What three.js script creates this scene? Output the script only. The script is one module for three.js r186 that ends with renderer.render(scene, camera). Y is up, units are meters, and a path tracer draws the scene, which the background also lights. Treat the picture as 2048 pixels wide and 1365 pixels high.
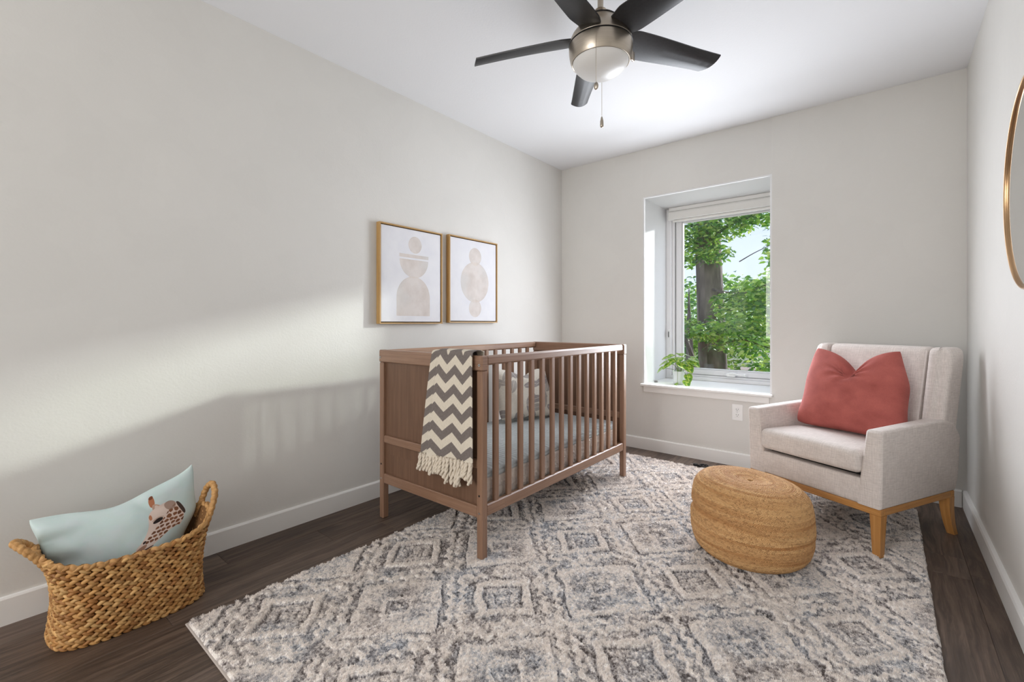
import * as THREE from 'three';
import { RoundedBoxGeometry } from 'three/addons/geometries/RoundedBoxGeometry.js';
import { RectAreaLightUniformsLib } from 'three/addons/lights/RectAreaLightUniformsLib.js';
import { mergeGeometries, mergeVertices, toCreasedNormals } from 'three/addons/utils/BufferGeometryUtils.js';

// ---------------------------------------------------------------- camera, sky, sun, exposure
const scene = new THREE.Scene();
const renderer = new THREE.WebGLRenderer({ antialias: true });
renderer.toneMapping = THREE.LinearToneMapping;
renderer.toneMappingExposure = 1.02;
renderer.shadowMap.enabled = true;
renderer.shadowMap.type = THREE.PCFSoftShadowMap;

const camera = new THREE.PerspectiveCamera(2 * Math.atan(682.5 / 909.6) * 180 / Math.PI, 2048 / 1365, 0.05, 200);
camera.position.set(2.317, 1.025, 3.547);
camera.rotation.set(0, 0.6875, 0);
camera.setViewOffset(2048, 1365, 0, 35.7, 2048, 1365);   // rising lens: verticals stay upright
scene.add(camera);

const SKY = 1.15;
{ // clear bright sky: pale at the horizon, bluer overhead, earth below
  const w = 16, h = 256, d = new Float32Array(w * h * 4);
  for (let j = 0; j < h; j++) {
    const el = (j + 0.5) / h - 0.5, up = Math.max(0, el * 2);
    const t = Math.pow(up, 0.6);
    const c = el > 0 ? [0.80 - 0.34 * t, 0.90 - 0.26 * t, 1.04 - 0.06 * t] : [0.10, 0.10, 0.09];
    for (let i = 0; i < w; i++) d.set([c[0], c[1], c[2], 1], (j * w + i) * 4);
  }
  const t = new THREE.DataTexture(d, w, h, THREE.RGBAFormat, THREE.FloatType);
  t.mapping = THREE.EquirectangularReflectionMapping; t.magFilter = THREE.LinearFilter; t.minFilter = THREE.LinearFilter;
  t.colorSpace = THREE.LinearSRGBColorSpace; t.needsUpdate = true;
  scene.background = t; scene.backgroundIntensity = SKY;
}
// low hazy sun, softened by leaves and haze, that reaches in through the window
const sun = new THREE.DirectionalLight(0xf6f8ff, 9.5);
sun.position.set(5.94, 5.06, -13.85); sun.target.position.set(0, 0.9, 1.0);
sun.castShadow = true; sun.shadow.mapSize.set(2048, 2048); sun.shadow.radius = 6;
Object.assign(sun.shadow.camera, { left: -14, right: 14, top: 14, bottom: -14, near: 1, far: 50 });
scene.add(sun, sun.target);
// daylight stand-in panels: three at the deep window, one at the unseen window behind
RectAreaLightUniformsLib.init();
function daylightPanel(color, radiance, w, h, at, to) { const l = new THREE.RectAreaLight(color, radiance, w, h); l.position.set(...at); l.lookAt(...to); scene.add(l); return l; }
daylightPanel(new THREE.Color(0.95, 0.99, 1.07), 4.8, 0.87, 1.46, [1.2515, 1.29, -0.015], [1.2515, 1.29, 5]);
daylightPanel(new THREE.Color(0.95, 0.99, 1.07), 5.2, 0.86, 1.10, [1.2515, 1.21, 0.10], [1.2515, 0.33, 3.3]);  // panel just inside the room, tilted down to brighten the rug
daylightPanel(new THREE.Color(0.95, 0.99, 1.06), 1.0, 0.74, 1.28, [1.2515, 1.27, -0.50], [1.2515, 1.27, 5]);  // weak panel by the glass, brightens the lining boards
daylightPanel(new THREE.Color(1.03, 1.0, 0.975), 8.6, 1.40, 1.50, [1.05, 1.45, 6.28], [1.05, 1.45, 0]);  // at the unseen window, placed to light walls and ceiling from behind

// ---------------------------------------------------------------- random numbers and noise
function mulberry(a) { return () => { a |= 0; a = a + 0x6D2B79F5 | 0; let t = Math.imul(a ^ a >>> 15, 1 | a); t = t + Math.imul(t ^ t >>> 7, 61 | t) ^ t; return ((t ^ t >>> 14) >>> 0) / 4294967296; }; }
const TAB = new Float32Array(65536); { const r = mulberry(77); for (let i = 0; i < 65536; i++) TAB[i] = r(); }
function vn(x, y, p = 256) {
  const xi = Math.floor(x), yi = Math.floor(y); let fx = x - xi, fy = y - yi;
  fx = fx * fx * (3 - 2 * fx); fy = fy * fy * (3 - 2 * fy);
  const x0 = ((xi % p) + p) % p, x1 = (x0 + 1) % p, y0 = ((yi % p) + p) % p, y1 = (y0 + 1) % p;
  const a = TAB[(x0 & 255) | ((y0 & 255) << 8)], b = TAB[(x1 & 255) | ((y0 & 255) << 8)], c = TAB[(x0 & 255) | ((y1 & 255) << 8)], d = TAB[(x1 & 255) | ((y1 & 255) << 8)];
  return a + (b - a) * fx + (c - a) * fy + (a - b - c + d) * fx * fy;
}
function fbm(x, y, o = 4, p = 256) { let s = 0, a = 0.5, t = 0; for (let i = 0; i < o; i++) { s += a * vn(x, y, p); t += a; x *= 2; y *= 2; p = Math.min(256, p * 2); a *= 0.5; } return s / t; }
const clamp = (x, a = 0, b = 1) => Math.min(b, Math.max(a, x));
const lerp = (a, b, t) => a + (b - a) * t;
const mix3 = (a, b, t) => [lerp(a[0], b[0], t), lerp(a[1], b[1], t), lerp(a[2], b[2], t)];
const sstep = (a, b, x) => { const t = clamp((x - a) / (b - a)); return t * t * (3 - 2 * t); };
const lin = (c) => { const k = new THREE.Color().setRGB(c[0] / 255, c[1] / 255, c[2] / 255, THREE.SRGBColorSpace); return [k.r, k.g, k.b]; };

function tex(w, h, fn, { srgb = true, sx = 1, sy = 1, wrap = true } = {}) {
  const d = new Uint8Array(w * h * 4);
  for (let j = 0; j < h; j++) for (let i = 0; i < w; i++) {
    const c = fn((i + 0.5) / w, (j + 0.5) / h), k = (j * w + i) * 4;
    if (typeof c === 'number') { d[k] = d[k + 1] = d[k + 2] = clamp(c) * 255; } else { d[k] = clamp(c[0], 0, 255); d[k + 1] = clamp(c[1], 0, 255); d[k + 2] = clamp(c[2], 0, 255); }
    d[k + 3] = 255;
  }
  const t = new THREE.DataTexture(d, w, h); t.magFilter = THREE.LinearFilter; t.minFilter = THREE.LinearMipmapLinearFilter; t.generateMipmaps = true;
  if (wrap) t.wrapS = t.wrapT = THREE.RepeatWrapping;
  if (srgb) t.colorSpace = THREE.SRGBColorSpace;
  t.repeat.set(1 / sx, 1 / sy); t.needsUpdate = true; return t;
}
const std = (o) => new THREE.MeshStandardMaterial({ roughness: 0.8, metalness: 0, ...o });
const phy = (o) => new THREE.MeshPhysicalMaterial({ roughness: 0.8, metalness: 0, ...o });
const rgb = (r, g, b) => new THREE.Color().setRGB(r / 255, g / 255, b / 255, THREE.SRGBColorSpace);

// ---------------------------------------------------------------- scene helpers
const taken = {};
function numbered(n) { const k = taken[n] = (taken[n] ?? -1) + 1; return k ? `${n}_${String(k).padStart(3, '0')}` : n; }
function part(name, geo, mat, parent, label) { const m = new THREE.Mesh(geo, mat); m.name = name; if (label) m.userData.label = label; parent.add(m); return m; }
function thing(name, label, category, [x, y, z] = [0, 0, 0], turn = 0, group, kind) {
  const o = new THREE.Group(); o.name = numbered(name); o.position.set(x, y, z); o.rotation.y = turn; o.userData = { label, category };
  if (group) o.userData.group = group; if (kind) o.userData.kind = kind; scene.add(o); return o;
}
function single(name, geo, mat, label, category, kind, group) {
  const m = new THREE.Mesh(geo, mat); m.name = numbered(name); m.userData = { label, category }; if (kind) m.userData.kind = kind; if (group) m.userData.group = group; scene.add(m); return m;
}
// uv in metres from the face's own direction; grain: the axis the fibres follow
function triUV(g0, grain = null, off = [0, 0], s = 1) {
  const g = g0.index ? g0.toNonIndexed() : g0, P = g.attributes.position, uv = new Float32Array(P.count * 2);
  const a = new THREE.Vector3(), b = new THREE.Vector3(), c = new THREE.Vector3(), n = new THREE.Vector3();
  for (let i = 0; i < P.count; i += 3) {
    a.fromBufferAttribute(P, i); b.fromBufferAttribute(P, i + 1); c.fromBufferAttribute(P, i + 2);
    n.copy(b).sub(a).cross(c.clone().sub(a)); const ax = Math.abs(n.x), ay = Math.abs(n.y), az = Math.abs(n.z);
    const k = ax >= ay && ax >= az ? 0 : ay >= az ? 1 : 2;
    let [p, q] = k === 0 ? ['z', 'y'] : k === 1 ? ['x', 'z'] : ['x', 'y'];
    if (grain && q === grain) [p, q] = [q, p];
    [a, b, c].forEach((v, j) => { uv[(i + j) * 2] = v[p] * s + off[0]; uv[(i + j) * 2 + 1] = v[q] * s + off[1]; });
  }
  g.setAttribute('uv', new THREE.BufferAttribute(uv, 2)); return g;
}
// box with flat chamfers, 44 triangles
function cbox(w, h, d, c = 0.003) {
  c = Math.min(c, w / 2.01, h / 2.01, d / 2.01);
  const X = w / 2, Y = h / 2, Z = d / 2, pos = [];
  const V = {};
  for (const sx of [-1, 1]) for (const sy of [-1, 1]) for (const sz of [-1, 1]) V[[sx, sy, sz]] = [[sx * X, sy * (Y - c), sz * (Z - c)], [sx * (X - c), sy * Y, sz * (Z - c)], [sx * (X - c), sy * (Y - c), sz * Z]];
  const tri = (a, b, cc) => { const u = [b[0] - a[0], b[1] - a[1], b[2] - a[2]], v = [cc[0] - a[0], cc[1] - a[1], cc[2] - a[2]]; const n = [u[1] * v[2] - u[2] * v[1], u[2] * v[0] - u[0] * v[2], u[0] * v[1] - u[1] * v[0]]; if (n[0] * (a[0] + b[0] + cc[0]) + n[1] * (a[1] + b[1] + cc[1]) + n[2] * (a[2] + b[2] + cc[2]) < 0) pos.push(...a, ...cc, ...b); else pos.push(...a, ...b, ...cc); };
  const quad = (a, b, cc, dd) => { tri(a, b, cc); tri(a, cc, dd); };
  for (const s of [-1, 1]) {
    quad(V[[s, -1, -1]][0], V[[s, 1, -1]][0], V[[s, 1, 1]][0], V[[s, -1, 1]][0]);
    quad(V[[-1, s, -1]][1], V[[1, s, -1]][1], V[[1, s, 1]][1], V[[-1, s, 1]][1]);
    quad(V[[-1, -1, s]][2], V[[1, -1, s]][2], V[[1, 1, s]][2], V[[-1, 1, s]][2]);
    for (const t of [-1, 1]) {
      quad(V[[s, t, -1]][0], V[[s, t, 1]][0], V[[s, t, 1]][1], V[[s, t, -1]][1]);
      quad(V[[s, -1, t]][0], V[[s, 1, t]][0], V[[s, 1, t]][2], V[[s, -1, t]][2]);
      quad(V[[-1, s, t]][1], V[[1, s, t]][1], V[[1, s, t]][2], V[[-1, s, t]][2]);
      for (const r of [-1, 1]) tri(...V[[s, t, r]]);
    }
  }
  const g = new THREE.BufferGeometry(); g.setAttribute('position', new THREE.Float32BufferAttribute(pos, 3)); g.computeVertexNormals(); return g;
}
// chamfered box from corner to corner
let seedUV = 0;
function bar(x0, x1, y0, y1, z0, z1, c = 0.003, grain = null) {
  const g = cbox(x1 - x0, y1 - y0, z1 - z0, c); g.translate((x0 + x1) / 2, (y0 + y1) / 2, (z0 + z1) / 2); seedUV += 0.37; return triUV(g, grain, [seedUV * 1.7 % 7, seedUV]);
}
// upholstered box: rounded edges, free deformation
function softBox(w, h, d, r, n, deform, grain) {
  let g = new THREE.BoxGeometry(w, h, d, n[0], n[1], n[2]); const P = g.attributes.position, v = new THREE.Vector3(), q = new THREE.Vector3();
  for (let i = 0; i < P.count; i++) {
    v.fromBufferAttribute(P, i); q.set(clamp(v.x, -w / 2 + r, w / 2 - r), clamp(v.y, -h / 2 + r, h / 2 - r), clamp(v.z, -d / 2 + r, d / 2 - r));
    v.sub(q); if (v.length() > 1e-9) { const m = Math.max(Math.abs(v.x), Math.abs(v.y), Math.abs(v.z)); v.normalize().multiplyScalar(m); } v.add(q);
    if (deform) deform(v, w, h, d); P.setXYZ(i, v.x, v.y, v.z);
  }
  g.deleteAttribute('uv'); g.deleteAttribute('normal'); g = mergeVertices(g, 1e-5); g.computeVertexNormals(); return triUV(g, grain);
}
// surface from a function of (u, v), closed with a second face behind it
function shell(fn, nu, nv, th) {
  const A = [], N = [], uv = [], idx = [], p = new THREE.Vector3();
  const pts = []; for (let j = 0; j <= nv; j++) for (let i = 0; i <= nu; i++) pts.push(fn(i / nu, j / nv));
  const g0 = new THREE.BufferGeometry(); const pos = []; pts.forEach((q) => pos.push(q[0], q[1], q[2]));
  for (let j = 0; j < nv; j++) for (let i = 0; i < nu; i++) { const a = j * (nu + 1) + i; idx.push(a, a + 1, a + nu + 2, a, a + nu + 2, a + nu + 1); }
  g0.setAttribute('position', new THREE.Float32BufferAttribute(pos, 3)); g0.setIndex(idx); g0.computeVertexNormals();
  const n = g0.attributes.normal; const M = pts.length;
  for (const s of [0.5, -0.5]) for (let k = 0; k < M; k++) { A.push(pos[3 * k] + n.getX(k) * th * s, pos[3 * k + 1] + n.getY(k) * th * s, pos[3 * k + 2] + n.getZ(k) * th * s); uv.push(pts[k][3] ?? 0, pts[k][4] ?? 0); }
  const id = [...idx]; for (let k = 0; k < idx.length; k += 3) id.push(idx[k] + M, idx[k + 2] + M, idx[k + 1] + M);
  const edge = (a, b) => id.push(a, a + M, b, b, a + M, b + M);
  for (let i = 0; i < nu; i++) { edge(i + 1, i); const k = nv * (nu + 1) + i; edge(k, k + 1); }
  for (let j = 0; j < nv; j++) { edge(j * (nu + 1), (j + 1) * (nu + 1)); edge((j + 1) * (nu + 1) + nu, j * (nu + 1) + nu); }
  const g = new THREE.BufferGeometry(); g.setAttribute('position', new THREE.Float32BufferAttribute(A, 3)); g.setAttribute('uv', new THREE.Float32BufferAttribute(uv, 2)); g.setIndex(id); g.computeVertexNormals(); return g;
}
// stuffed cushion in the xy plane, front towards +z; edge(a, b) moves the outline, thick(a, b) scales the filling
function cushion(w, h, t, n, { edge = () => [0, 0], thick = () => 1, wrinkle = () => 0 } = {}) {
  const pos = [], uv = [], idx = [], M = (n + 1) * (n + 1);
  for (const s of [1, -1]) for (let j = 0; j <= n; j++) for (let i = 0; i <= n; i++) {
    const ca = i / n * 2 - 1, cb = j / n * 2 - 1, a = Math.sin(ca * Math.PI / 2), b = Math.sin(cb * Math.PI / 2);
    const pull = 0.055; // sides drawn in between the corners
    const rd = 1 - 0.045 * Math.pow(a * b, 6), x = rd * a * w / 2 * (1 - pull * (1 - b * b) * Math.abs(a)), y = rd * b * h / 2 * (1 - pull * (1 - a * a) * Math.abs(b)), e = edge(a, b);
    const rim = Math.pow(Math.max(0, 1 - a * a), 0.36) * Math.pow(Math.max(0, 1 - b * b), 0.36);
    const z = s * (t / 2 * rim * thick(a, b) + (rim > 0.02 ? wrinkle(a, b, s) * Math.min(1, rim * 3) : 0));
    pos.push(x + e[0], y + e[1], z); uv.push((a + 1) / 2, (b + 1) / 2);
  }
  for (let j = 0; j < n; j++) for (let i = 0; i < n; i++) { const q = j * (n + 1) + i; idx.push(q, q + 1, q + n + 2, q, q + n + 2, q + n + 1); idx.push(q + M, q + M + n + 2, q + M + 1, q + M, q + M + n + 1, q + M + n + 2); }
  const g = new THREE.BufferGeometry(); g.setAttribute('position', new THREE.Float32BufferAttribute(pos, 3)); g.setAttribute('uv', new THREE.Float32BufferAttribute(uv, 2)); g.setIndex(idx);
  const w2 = mergeVertices(g, 1e-6); w2.computeVertexNormals(); return w2;
}
function tube(pts, r, seg = 24, rad = 8, closed = false) { return new THREE.TubeGeometry(new THREE.CatmullRomCurve3(pts.map((p) => new THREE.Vector3(...p)), closed), seg, r, rad, closed); }
function lathe(pts, seg = 64) { return new THREE.LatheGeometry(pts.map((p) => new THREE.Vector2(p[0], p[1])), seg); }
function frameRing(x0, x1, y0, y1, l, r, b, t, z0, z1, c = 0.003) { // rectangular frame standing in the xy plane
  const s = new THREE.Shape([[x0, y0], [x1, y0], [x1, y1], [x0, y1]].map((p) => new THREE.Vector2(...p)));
  s.holes.push(new THREE.Path([[x0 + l, y0 + b], [x0 + l, y1 - t], [x1 - r, y1 - t], [x1 - r, y0 + b]].map((p) => new THREE.Vector2(...p))));
  const g = new THREE.ExtrudeGeometry(s, { depth: z1 - z0 - 2 * c, bevelEnabled: true, bevelThickness: c, bevelSize: c, bevelOffset: -c, bevelSegments: 1 }); g.translate(0, 0, z0 + c); return triUV(g);
}

// ---------------------------------------------------------------- materials
const paintBump = tex(256, 256, (u, v) => fbm(u * 48, v * 48, 3, 48), { srgb: false, sx: 0.3, sy: 0.3 });
const wallTone = tex(256, 256, (u, v) => { const k = (fbm(u * 6, v * 6, 4, 6) - 0.5) * 7; return [219 + k, 217 + k, 212 + k]; }, { sx: 2.1, sy: 2.1 });
const M = {};
M.wall = std({ map: wallTone, roughness: 0.62, bumpMap: paintBump, bumpScale: 0.0003 });
M.ceiling = std({ color: rgb(240, 241, 243), roughness: 0.9, bumpMap: paintBump, bumpScale: 0.0003 });
M.trim = std({ color: rgb(238, 237, 234), roughness: 0.38 });
M.lining = std({ color: rgb(228, 228, 228), roughness: 0.6 });
M.vinyl = std({ color: rgb(236, 235, 236), roughness: 0.4 });
M.shade = std({ color: rgb(232, 230, 226), roughness: 0.7 });
M.plastic = std({ color: rgb(240, 240, 238), roughness: 0.35 });
M.dark = std({ color: rgb(20, 18, 17), roughness: 0.8 });
M.black = std({ color: rgb(16, 16, 17), roughness: 0.45 });
M.glass = phy({ color: 0xffffff, transmission: 1, thickness: 0, roughness: 0, ior: 1.5 });
function woodTex(c0, c1, c2, fine = 1) {
  return (u, v) => {
    const w = fbm(u * 3, v * 12, 3, 12) * 0.9, g = fbm(u * 6 + w, v * 96 + w * 3, 4, 96), f = vn(u * 24, v * 250, 256);
    let c = mix3(c0, c1, clamp((g - 0.25) * 1.8)); c = mix3(c, c2, clamp((f - 0.72) * 2.2) * 0.5 * fine + clamp(w - 0.45) * 0.5); return c;
  };
}
const cribTex = tex(512, 512, woodTex([154, 120, 97], [134, 101, 79], [108, 79, 61]), { sx: 1.2, sy: 0.34 });
M.crib = phy({ map: cribTex, roughness: 0.40, clearcoat: 0.4, clearcoatRoughness: 0.3 });
const panelTex = tex(512, 512, woodTex([122, 92, 72], [106, 78, 60], [90, 66, 50], 0.5), { sx: 0.9, sy: 0.5 });
M.cribPanel = std({ map: panelTex, roughness: 0.45 });
M.screw = std({ color: rgb(200, 200, 200), metalness: 1, roughness: 0.3 });
M.oak = std({ map: tex(512, 512, woodTex([205, 150, 88], [184, 128, 68], [160, 106, 54]), { sx: 0.9, sy: 0.3 }), roughness: 0.42 });
M.frameOak = std({ map: tex(256, 512, woodTex([196, 160, 104], [174, 134, 78], [150, 112, 62]), { sx: 0.8, sy: 0.2 }), roughness: 0.5 });
const plankMats = [0, 1, 2, 3, 4].map((k) => {
  const d = [0, -7, 6, -3, 9][k];
  const t = tex(512, 256, (u, v) => {
    const w = fbm(u * 4 + k * 17, v * 6 + k * 31, 3, 256), g = fbm(u * 5 + k * 9 + w * 2, v * 40 + w * 6 + k * 13, 4, 256), f = vn(u * 30 + k * 50, v * 180, 256);
    let c = mix3([104, 87, 75], [68, 55, 47], clamp((g - 0.28) * 2)); c = mix3(c, [130, 112, 97], clamp((f - 0.62) * 1.6) * 0.6); c = mix3(c, [46, 38, 33], clamp((w - 0.6) * 3) * 0.5); return [c[0] + d, c[1] + d, c[2] + d];
  }, { sx: 1.22, sy: 0.36 });
  const b = tex(256, 256, (u, v) => fbm(u * 6 + k * 9, v * 60, 3, 256), { srgb: false, sx: 1.22, sy: 0.36 });
  return std({ map: t, roughness: 0.5, bumpMap: b, bumpScale: 0.0008 });
});
const linenTex = tex(512, 512, (u, v) => {
  const a = vn(u * 128, v * 10, 256), b = vn(u * 10, v * 128, 256), k = (a + b - 1) * 19 + (vn(u * 256, v * 256, 256) - 0.5) * 13 + (fbm(u * 4, v * 4, 3, 4) - 0.5) * 8; return [222 + k, 213 + k, 207 + k * 1.02];
}, { sx: 0.2, sy: 0.2 });
const weaveBump = tex(256, 256, (u, v) => 0.5 + 0.25 * Math.sin(u * Math.PI * 2 * 64) * Math.sin(v * Math.PI * 2 * 64) + 0.25 * (vn(u * 64, v * 64, 64) - 0.5), { srgb: false, sx: 0.1, sy: 0.1 });
M.linen = phy({ map: linenTex, bumpMap: weaveBump, bumpScale: 0.0006, roughness: 0.92, sheen: 0.2, sheenRoughness: 0.7, sheenColor: rgb(230, 225, 220) });

// ================================================================ THE ROOM
const W = 2.666, H = 2.44, ZF = 6.3, T = 0.15;
const WX0 = 0.80, WX1 = 1.703, WY0 = 0.535, WY1 = 2.04, DEEP = 0.6;      // window opening in the back wall
const plain = (x0, x1, y0, y1, z0, z1) => bar(x0, x1, y0, y1, z0, z1, 0.0005);
{
  const f = thing('floor', 'dark brown wood plank floor around the rug', 'floor', [0, 0, 0], 0, null, 'structure');
  part('subfloor', plain(-T, W + T, -0.16, -0.012, -DEEP, ZF + T), M.dark, f);
  const pw = 0.152, len = 1.22, r = mulberry(5); let n = 0;
  const shapes = [0, 1, 2, 3].map((k) => { const g = cbox(pw - 0.0006, 0.012, len - 0.0006, 0.0009); return triUV(g, 'z', [k * 0.31, k * 0.173]); });
  for (let i = 0; i * pw < W; i++) {
    let z = -r() * len;
    while (z < ZF) {
      const x0 = i * pw, x1 = Math.min(W, x0 + pw), z0 = Math.max(0, z), z1 = Math.min(ZF, z + len);
      if (z1 - z0 > 0.03 && x1 - x0 > 0.01) {
        const whole = z0 === z && z1 === z + len && x1 === x0 + pw, k = Math.floor(r() * 4);
        const m = part('plank', whole ? shapes[k] : triUV(cbox(x1 - x0 - 0.0006, 0.012, z1 - z0 - 0.0006, 0.0009), 'z', [k * 0.31, k * 0.173]), plankMats[Math.floor(r() * 5)], f);
        m.position.set((x0 + x1) / 2, -0.006, (z0 + z1) / 2); n++;
      }
      z += len;
    }
  }
}
single('ceiling', plain(-T, W + T, H, H + 0.16, -DEEP, ZF + T), M.ceiling, 'flat white ceiling above the fan', 'ceiling', 'structure');
single('wall_left', plain(-T, 0, -0.012, H, -DEEP, ZF + T), M.wall, 'long warm white wall behind the crib', 'wall', 'structure');
single('wall_right', plain(W, W + T, -0.012, H, -DEEP, ZF + T), M.wall, 'warm white wall that carries the round mirror', 'wall', 'structure');
const BX0 = 0.30, BX1 = 1.80, BY0 = 0.65, BY1 = 2.25;            // unseen opening behind the viewer, for the window that lights the room
single('wall_front', mergeGeometries([plain(0, BX0, -0.012, H, ZF, ZF + T), plain(BX1, W, -0.012, H, ZF, ZF + T), plain(BX0, BX1, -0.012, BY0, ZF, ZF + T), plain(BX0, BX1, BY1, H, ZF, ZF + T)]), M.wall, 'unseen warm white wall behind the viewer, set back to even the light', 'wall', 'structure');  // out of view, set far back so the light from behind falls off gently
{
  const e = 0.012; // the lining boards sit in this margin
  const g = mergeGeometries([plain(0, WX0 - e, -0.012, H, -DEEP, 0), plain(WX1 + e, W, -0.012, H, -0.42, 0), plain(WX1 + 0.08, W, -0.012, H, -DEEP, -0.4205), plain(WX1 + e, WX1 + 0.0799, WY1 + e, H, -DEEP, -0.4205), plain(WX1 + e, WX1 + 0.0799, -0.012, WY0 - 0.02, -DEEP, -0.4205), plain(WX0 - e, WX1 + e, -0.012, WY0 - 0.02, -DEEP, 0), plain(WX0 - e, WX1 + e, WY1 + e, H, -DEEP, 0)]);
  single('wall_back', g, M.wall, 'warm white end wall with the deep window opening', 'wall', 'structure');
}
function skirting(name, label, len, th, pos, turn) { // board with an eased top edge
  const s = new THREE.Shape([[0, 0], [th, 0], [th, 0.088], [th - 0.004, 0.094], [0, 0.095]].map((p) => new THREE.Vector2(...p)));
  const g = new THREE.ExtrudeGeometry(s, { depth: len, bevelEnabled: false }); const m = single(name, triUV(g), M.trim, label, 'baseboard', 'structure'); m.position.set(...pos); m.rotation.y = turn; return m;
}
skirting('baseboard_left', 'white baseboard along the wall behind the crib', ZF - 0.016, 0.014, [0, 0, 0.015], 0);
skirting('baseboard_back', 'white baseboard below the window', W - 0.036, 0.014, [0.0145, 0, 0], 0).rotation.y = 0;
{ // the back one runs along x
  const m = scene.getObjectByName('baseboard_back'); const s = new THREE.Shape([[0, 0], [0.014, 0], [0.014, 0.088], [0.010, 0.094], [0, 0.095]].map((p) => new THREE.Vector2(...p)));
  const g = new THREE.ExtrudeGeometry(s, { depth: W - 0.036, bevelEnabled: false }); g.rotateY(-Math.PI / 2); g.scale(-1, 1, 1);
  const ix = triUV(g); const P = ix.attributes.position; // mirrored: turn the faces round again
  for (let i = 0; i < P.count; i += 3) { const a = [P.getX(i + 1), P.getY(i + 1), P.getZ(i + 1)], b = [P.getX(i + 2), P.getY(i + 2), P.getZ(i + 2)]; P.setXYZ(i + 1, ...b); P.setXYZ(i + 2, ...a); }
  ix.computeVertexNormals(); m.geometry = ix; m.position.set(0.0145, 0, 0);
}
{
  const s = new THREE.Shape([[0, 0], [-0.018, 0], [-0.018, 0.085], [-0.014, 0.094], [0, 0.095]].map((p) => new THREE.Vector2(...p)));
  const m = single('baseboard_right', triUV(new THREE.ExtrudeGeometry(s, { depth: ZF - 0.002, bevelEnabled: false })), M.trim, 'white baseboard beside the armchair under the round mirror', 'baseboard', 'structure'); m.position.set(W, 0, 0.001);
}
// ---------------------------------------------------------------- window in its deep opening
{
  const w = thing('window_1', 'white framed window in a deep white opening with leafy view', 'window', [0, 0, 0], 0, null, 'structure');
  part('lining_board', plain(WX0 - 0.012, WX0, WY0, WY1 + 0.012, -DEEP, -0.0005), M.lining, w);
  part('lining_board', plain(WX1, WX1 + 0.012, WY0, WY1 + 0.012, -0.42, -0.0005), M.lining, w);
  part('lining_board', plain(WX0, WX1, WY1, WY1 + 0.012, -DEEP, -0.0005), M.lining, w);
  const WF1 = WX1 + 0.078; // the frame runs on behind the wall's edge
  part('outer_frame', frameRing(WX0, WF1, WY0, WY1, 0.045, 0.045, 0.028, 0.045, -0.58, -0.47), M.vinyl, w);
  part('frame_stop', frameRing(WX0 + 0.045, WF1 - 0.045, WY0 + 0.028, WY1 - 0.045, 0.022, 0.022, 0.016, 0.02, -0.575, -0.495), M.vinyl, w);
  const sash = part('sash', frameRing(WX0 + 0.072, WF1 - 0.072, WY0 + 0.046, WY1 - 0.068, 0.05, 0.05, 0.044, 0.05, -0.57, -0.515, 0.005), M.vinyl, w);
  part('glazing_bead', frameRing(WX0 + 0.121, WF1 - 0.121, WY0 + 0.089, WY1 - 0.117, 0.012, 0.012, 0.012, 0.012, -0.56, -0.527, 0.004), M.vinyl, sash);
  const pane = part('pane', new THREE.PlaneGeometry(WF1 - WX0 - 0.25, WY1 - WY0 - 0.214), M.glass, sash); pane.position.set((WX0 + WF1) / 2, (WY0 + 0.097 + WY1 - 0.125) / 2, -0.545);
  const crank = part('crank_base', softBox(0.075, 0.03, 0.03, 0.012, [8, 6, 6]), M.plastic, w); crank.position.set(1.335, WY0 + 0.062, -0.485);
  const arm = part('crank_handle', tube([[0, 0, 0], [0.03, 0.004, 0.012], [0.075, -0.004, 0.014], [0.12, -0.006, 0.012]], 0.007, 20, 8), M.plastic, crank); arm.position.set(-0.01, 0.012, 0.012);
  const kn = part('crank_knob', new THREE.SphereGeometry(0.012, 16, 12), M.plastic, crank); kn.position.set(0.11, 0.006, 0.026);
  const lock = part('sash_lock', bar(-0.008, 0.008, -0.035, 0.035, 0, 0.012, 0.003), M.plastic, w); lock.position.set(WX0 + 0.03, 0.93, -0.47);
  const lv = part('lock_lever', bar(-0.004, 0.004, -0.03, 0.02, 0.012, 0.022, 0.002), std({ color: rgb(110, 108, 106), roughness: 0.5 }), lock); lv.position.set(0, 0, 0);
}
{
  const w = thing('window_2', 'unseen white framed window behind the viewer, placed to light the room', 'window', [0, 0, 0], 0, null, 'structure');  // out of view, placed to light the room from behind the viewer
  part('outer_frame', frameRing(BX0, BX1, BY0, BY1, 0.05, 0.05, 0.05, 0.05, ZF + 0.02, ZF + 0.12), M.vinyl, w);
  part('meeting_rail', bar(BX0 + 0.05, BX1 - 0.05, (BY0 + BY1) / 2 - 0.02, (BY0 + BY1) / 2 + 0.02, ZF + 0.05, ZF + 0.09, 0.003), M.vinyl, w);
  const p = part('pane', new THREE.PlaneGeometry(BX1 - BX0 - 0.1, BY1 - BY0 - 0.1), M.glass, w); p.position.set((BX0 + BX1) / 2, (BY0 + BY1) / 2, ZF + 0.07);
}
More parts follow.
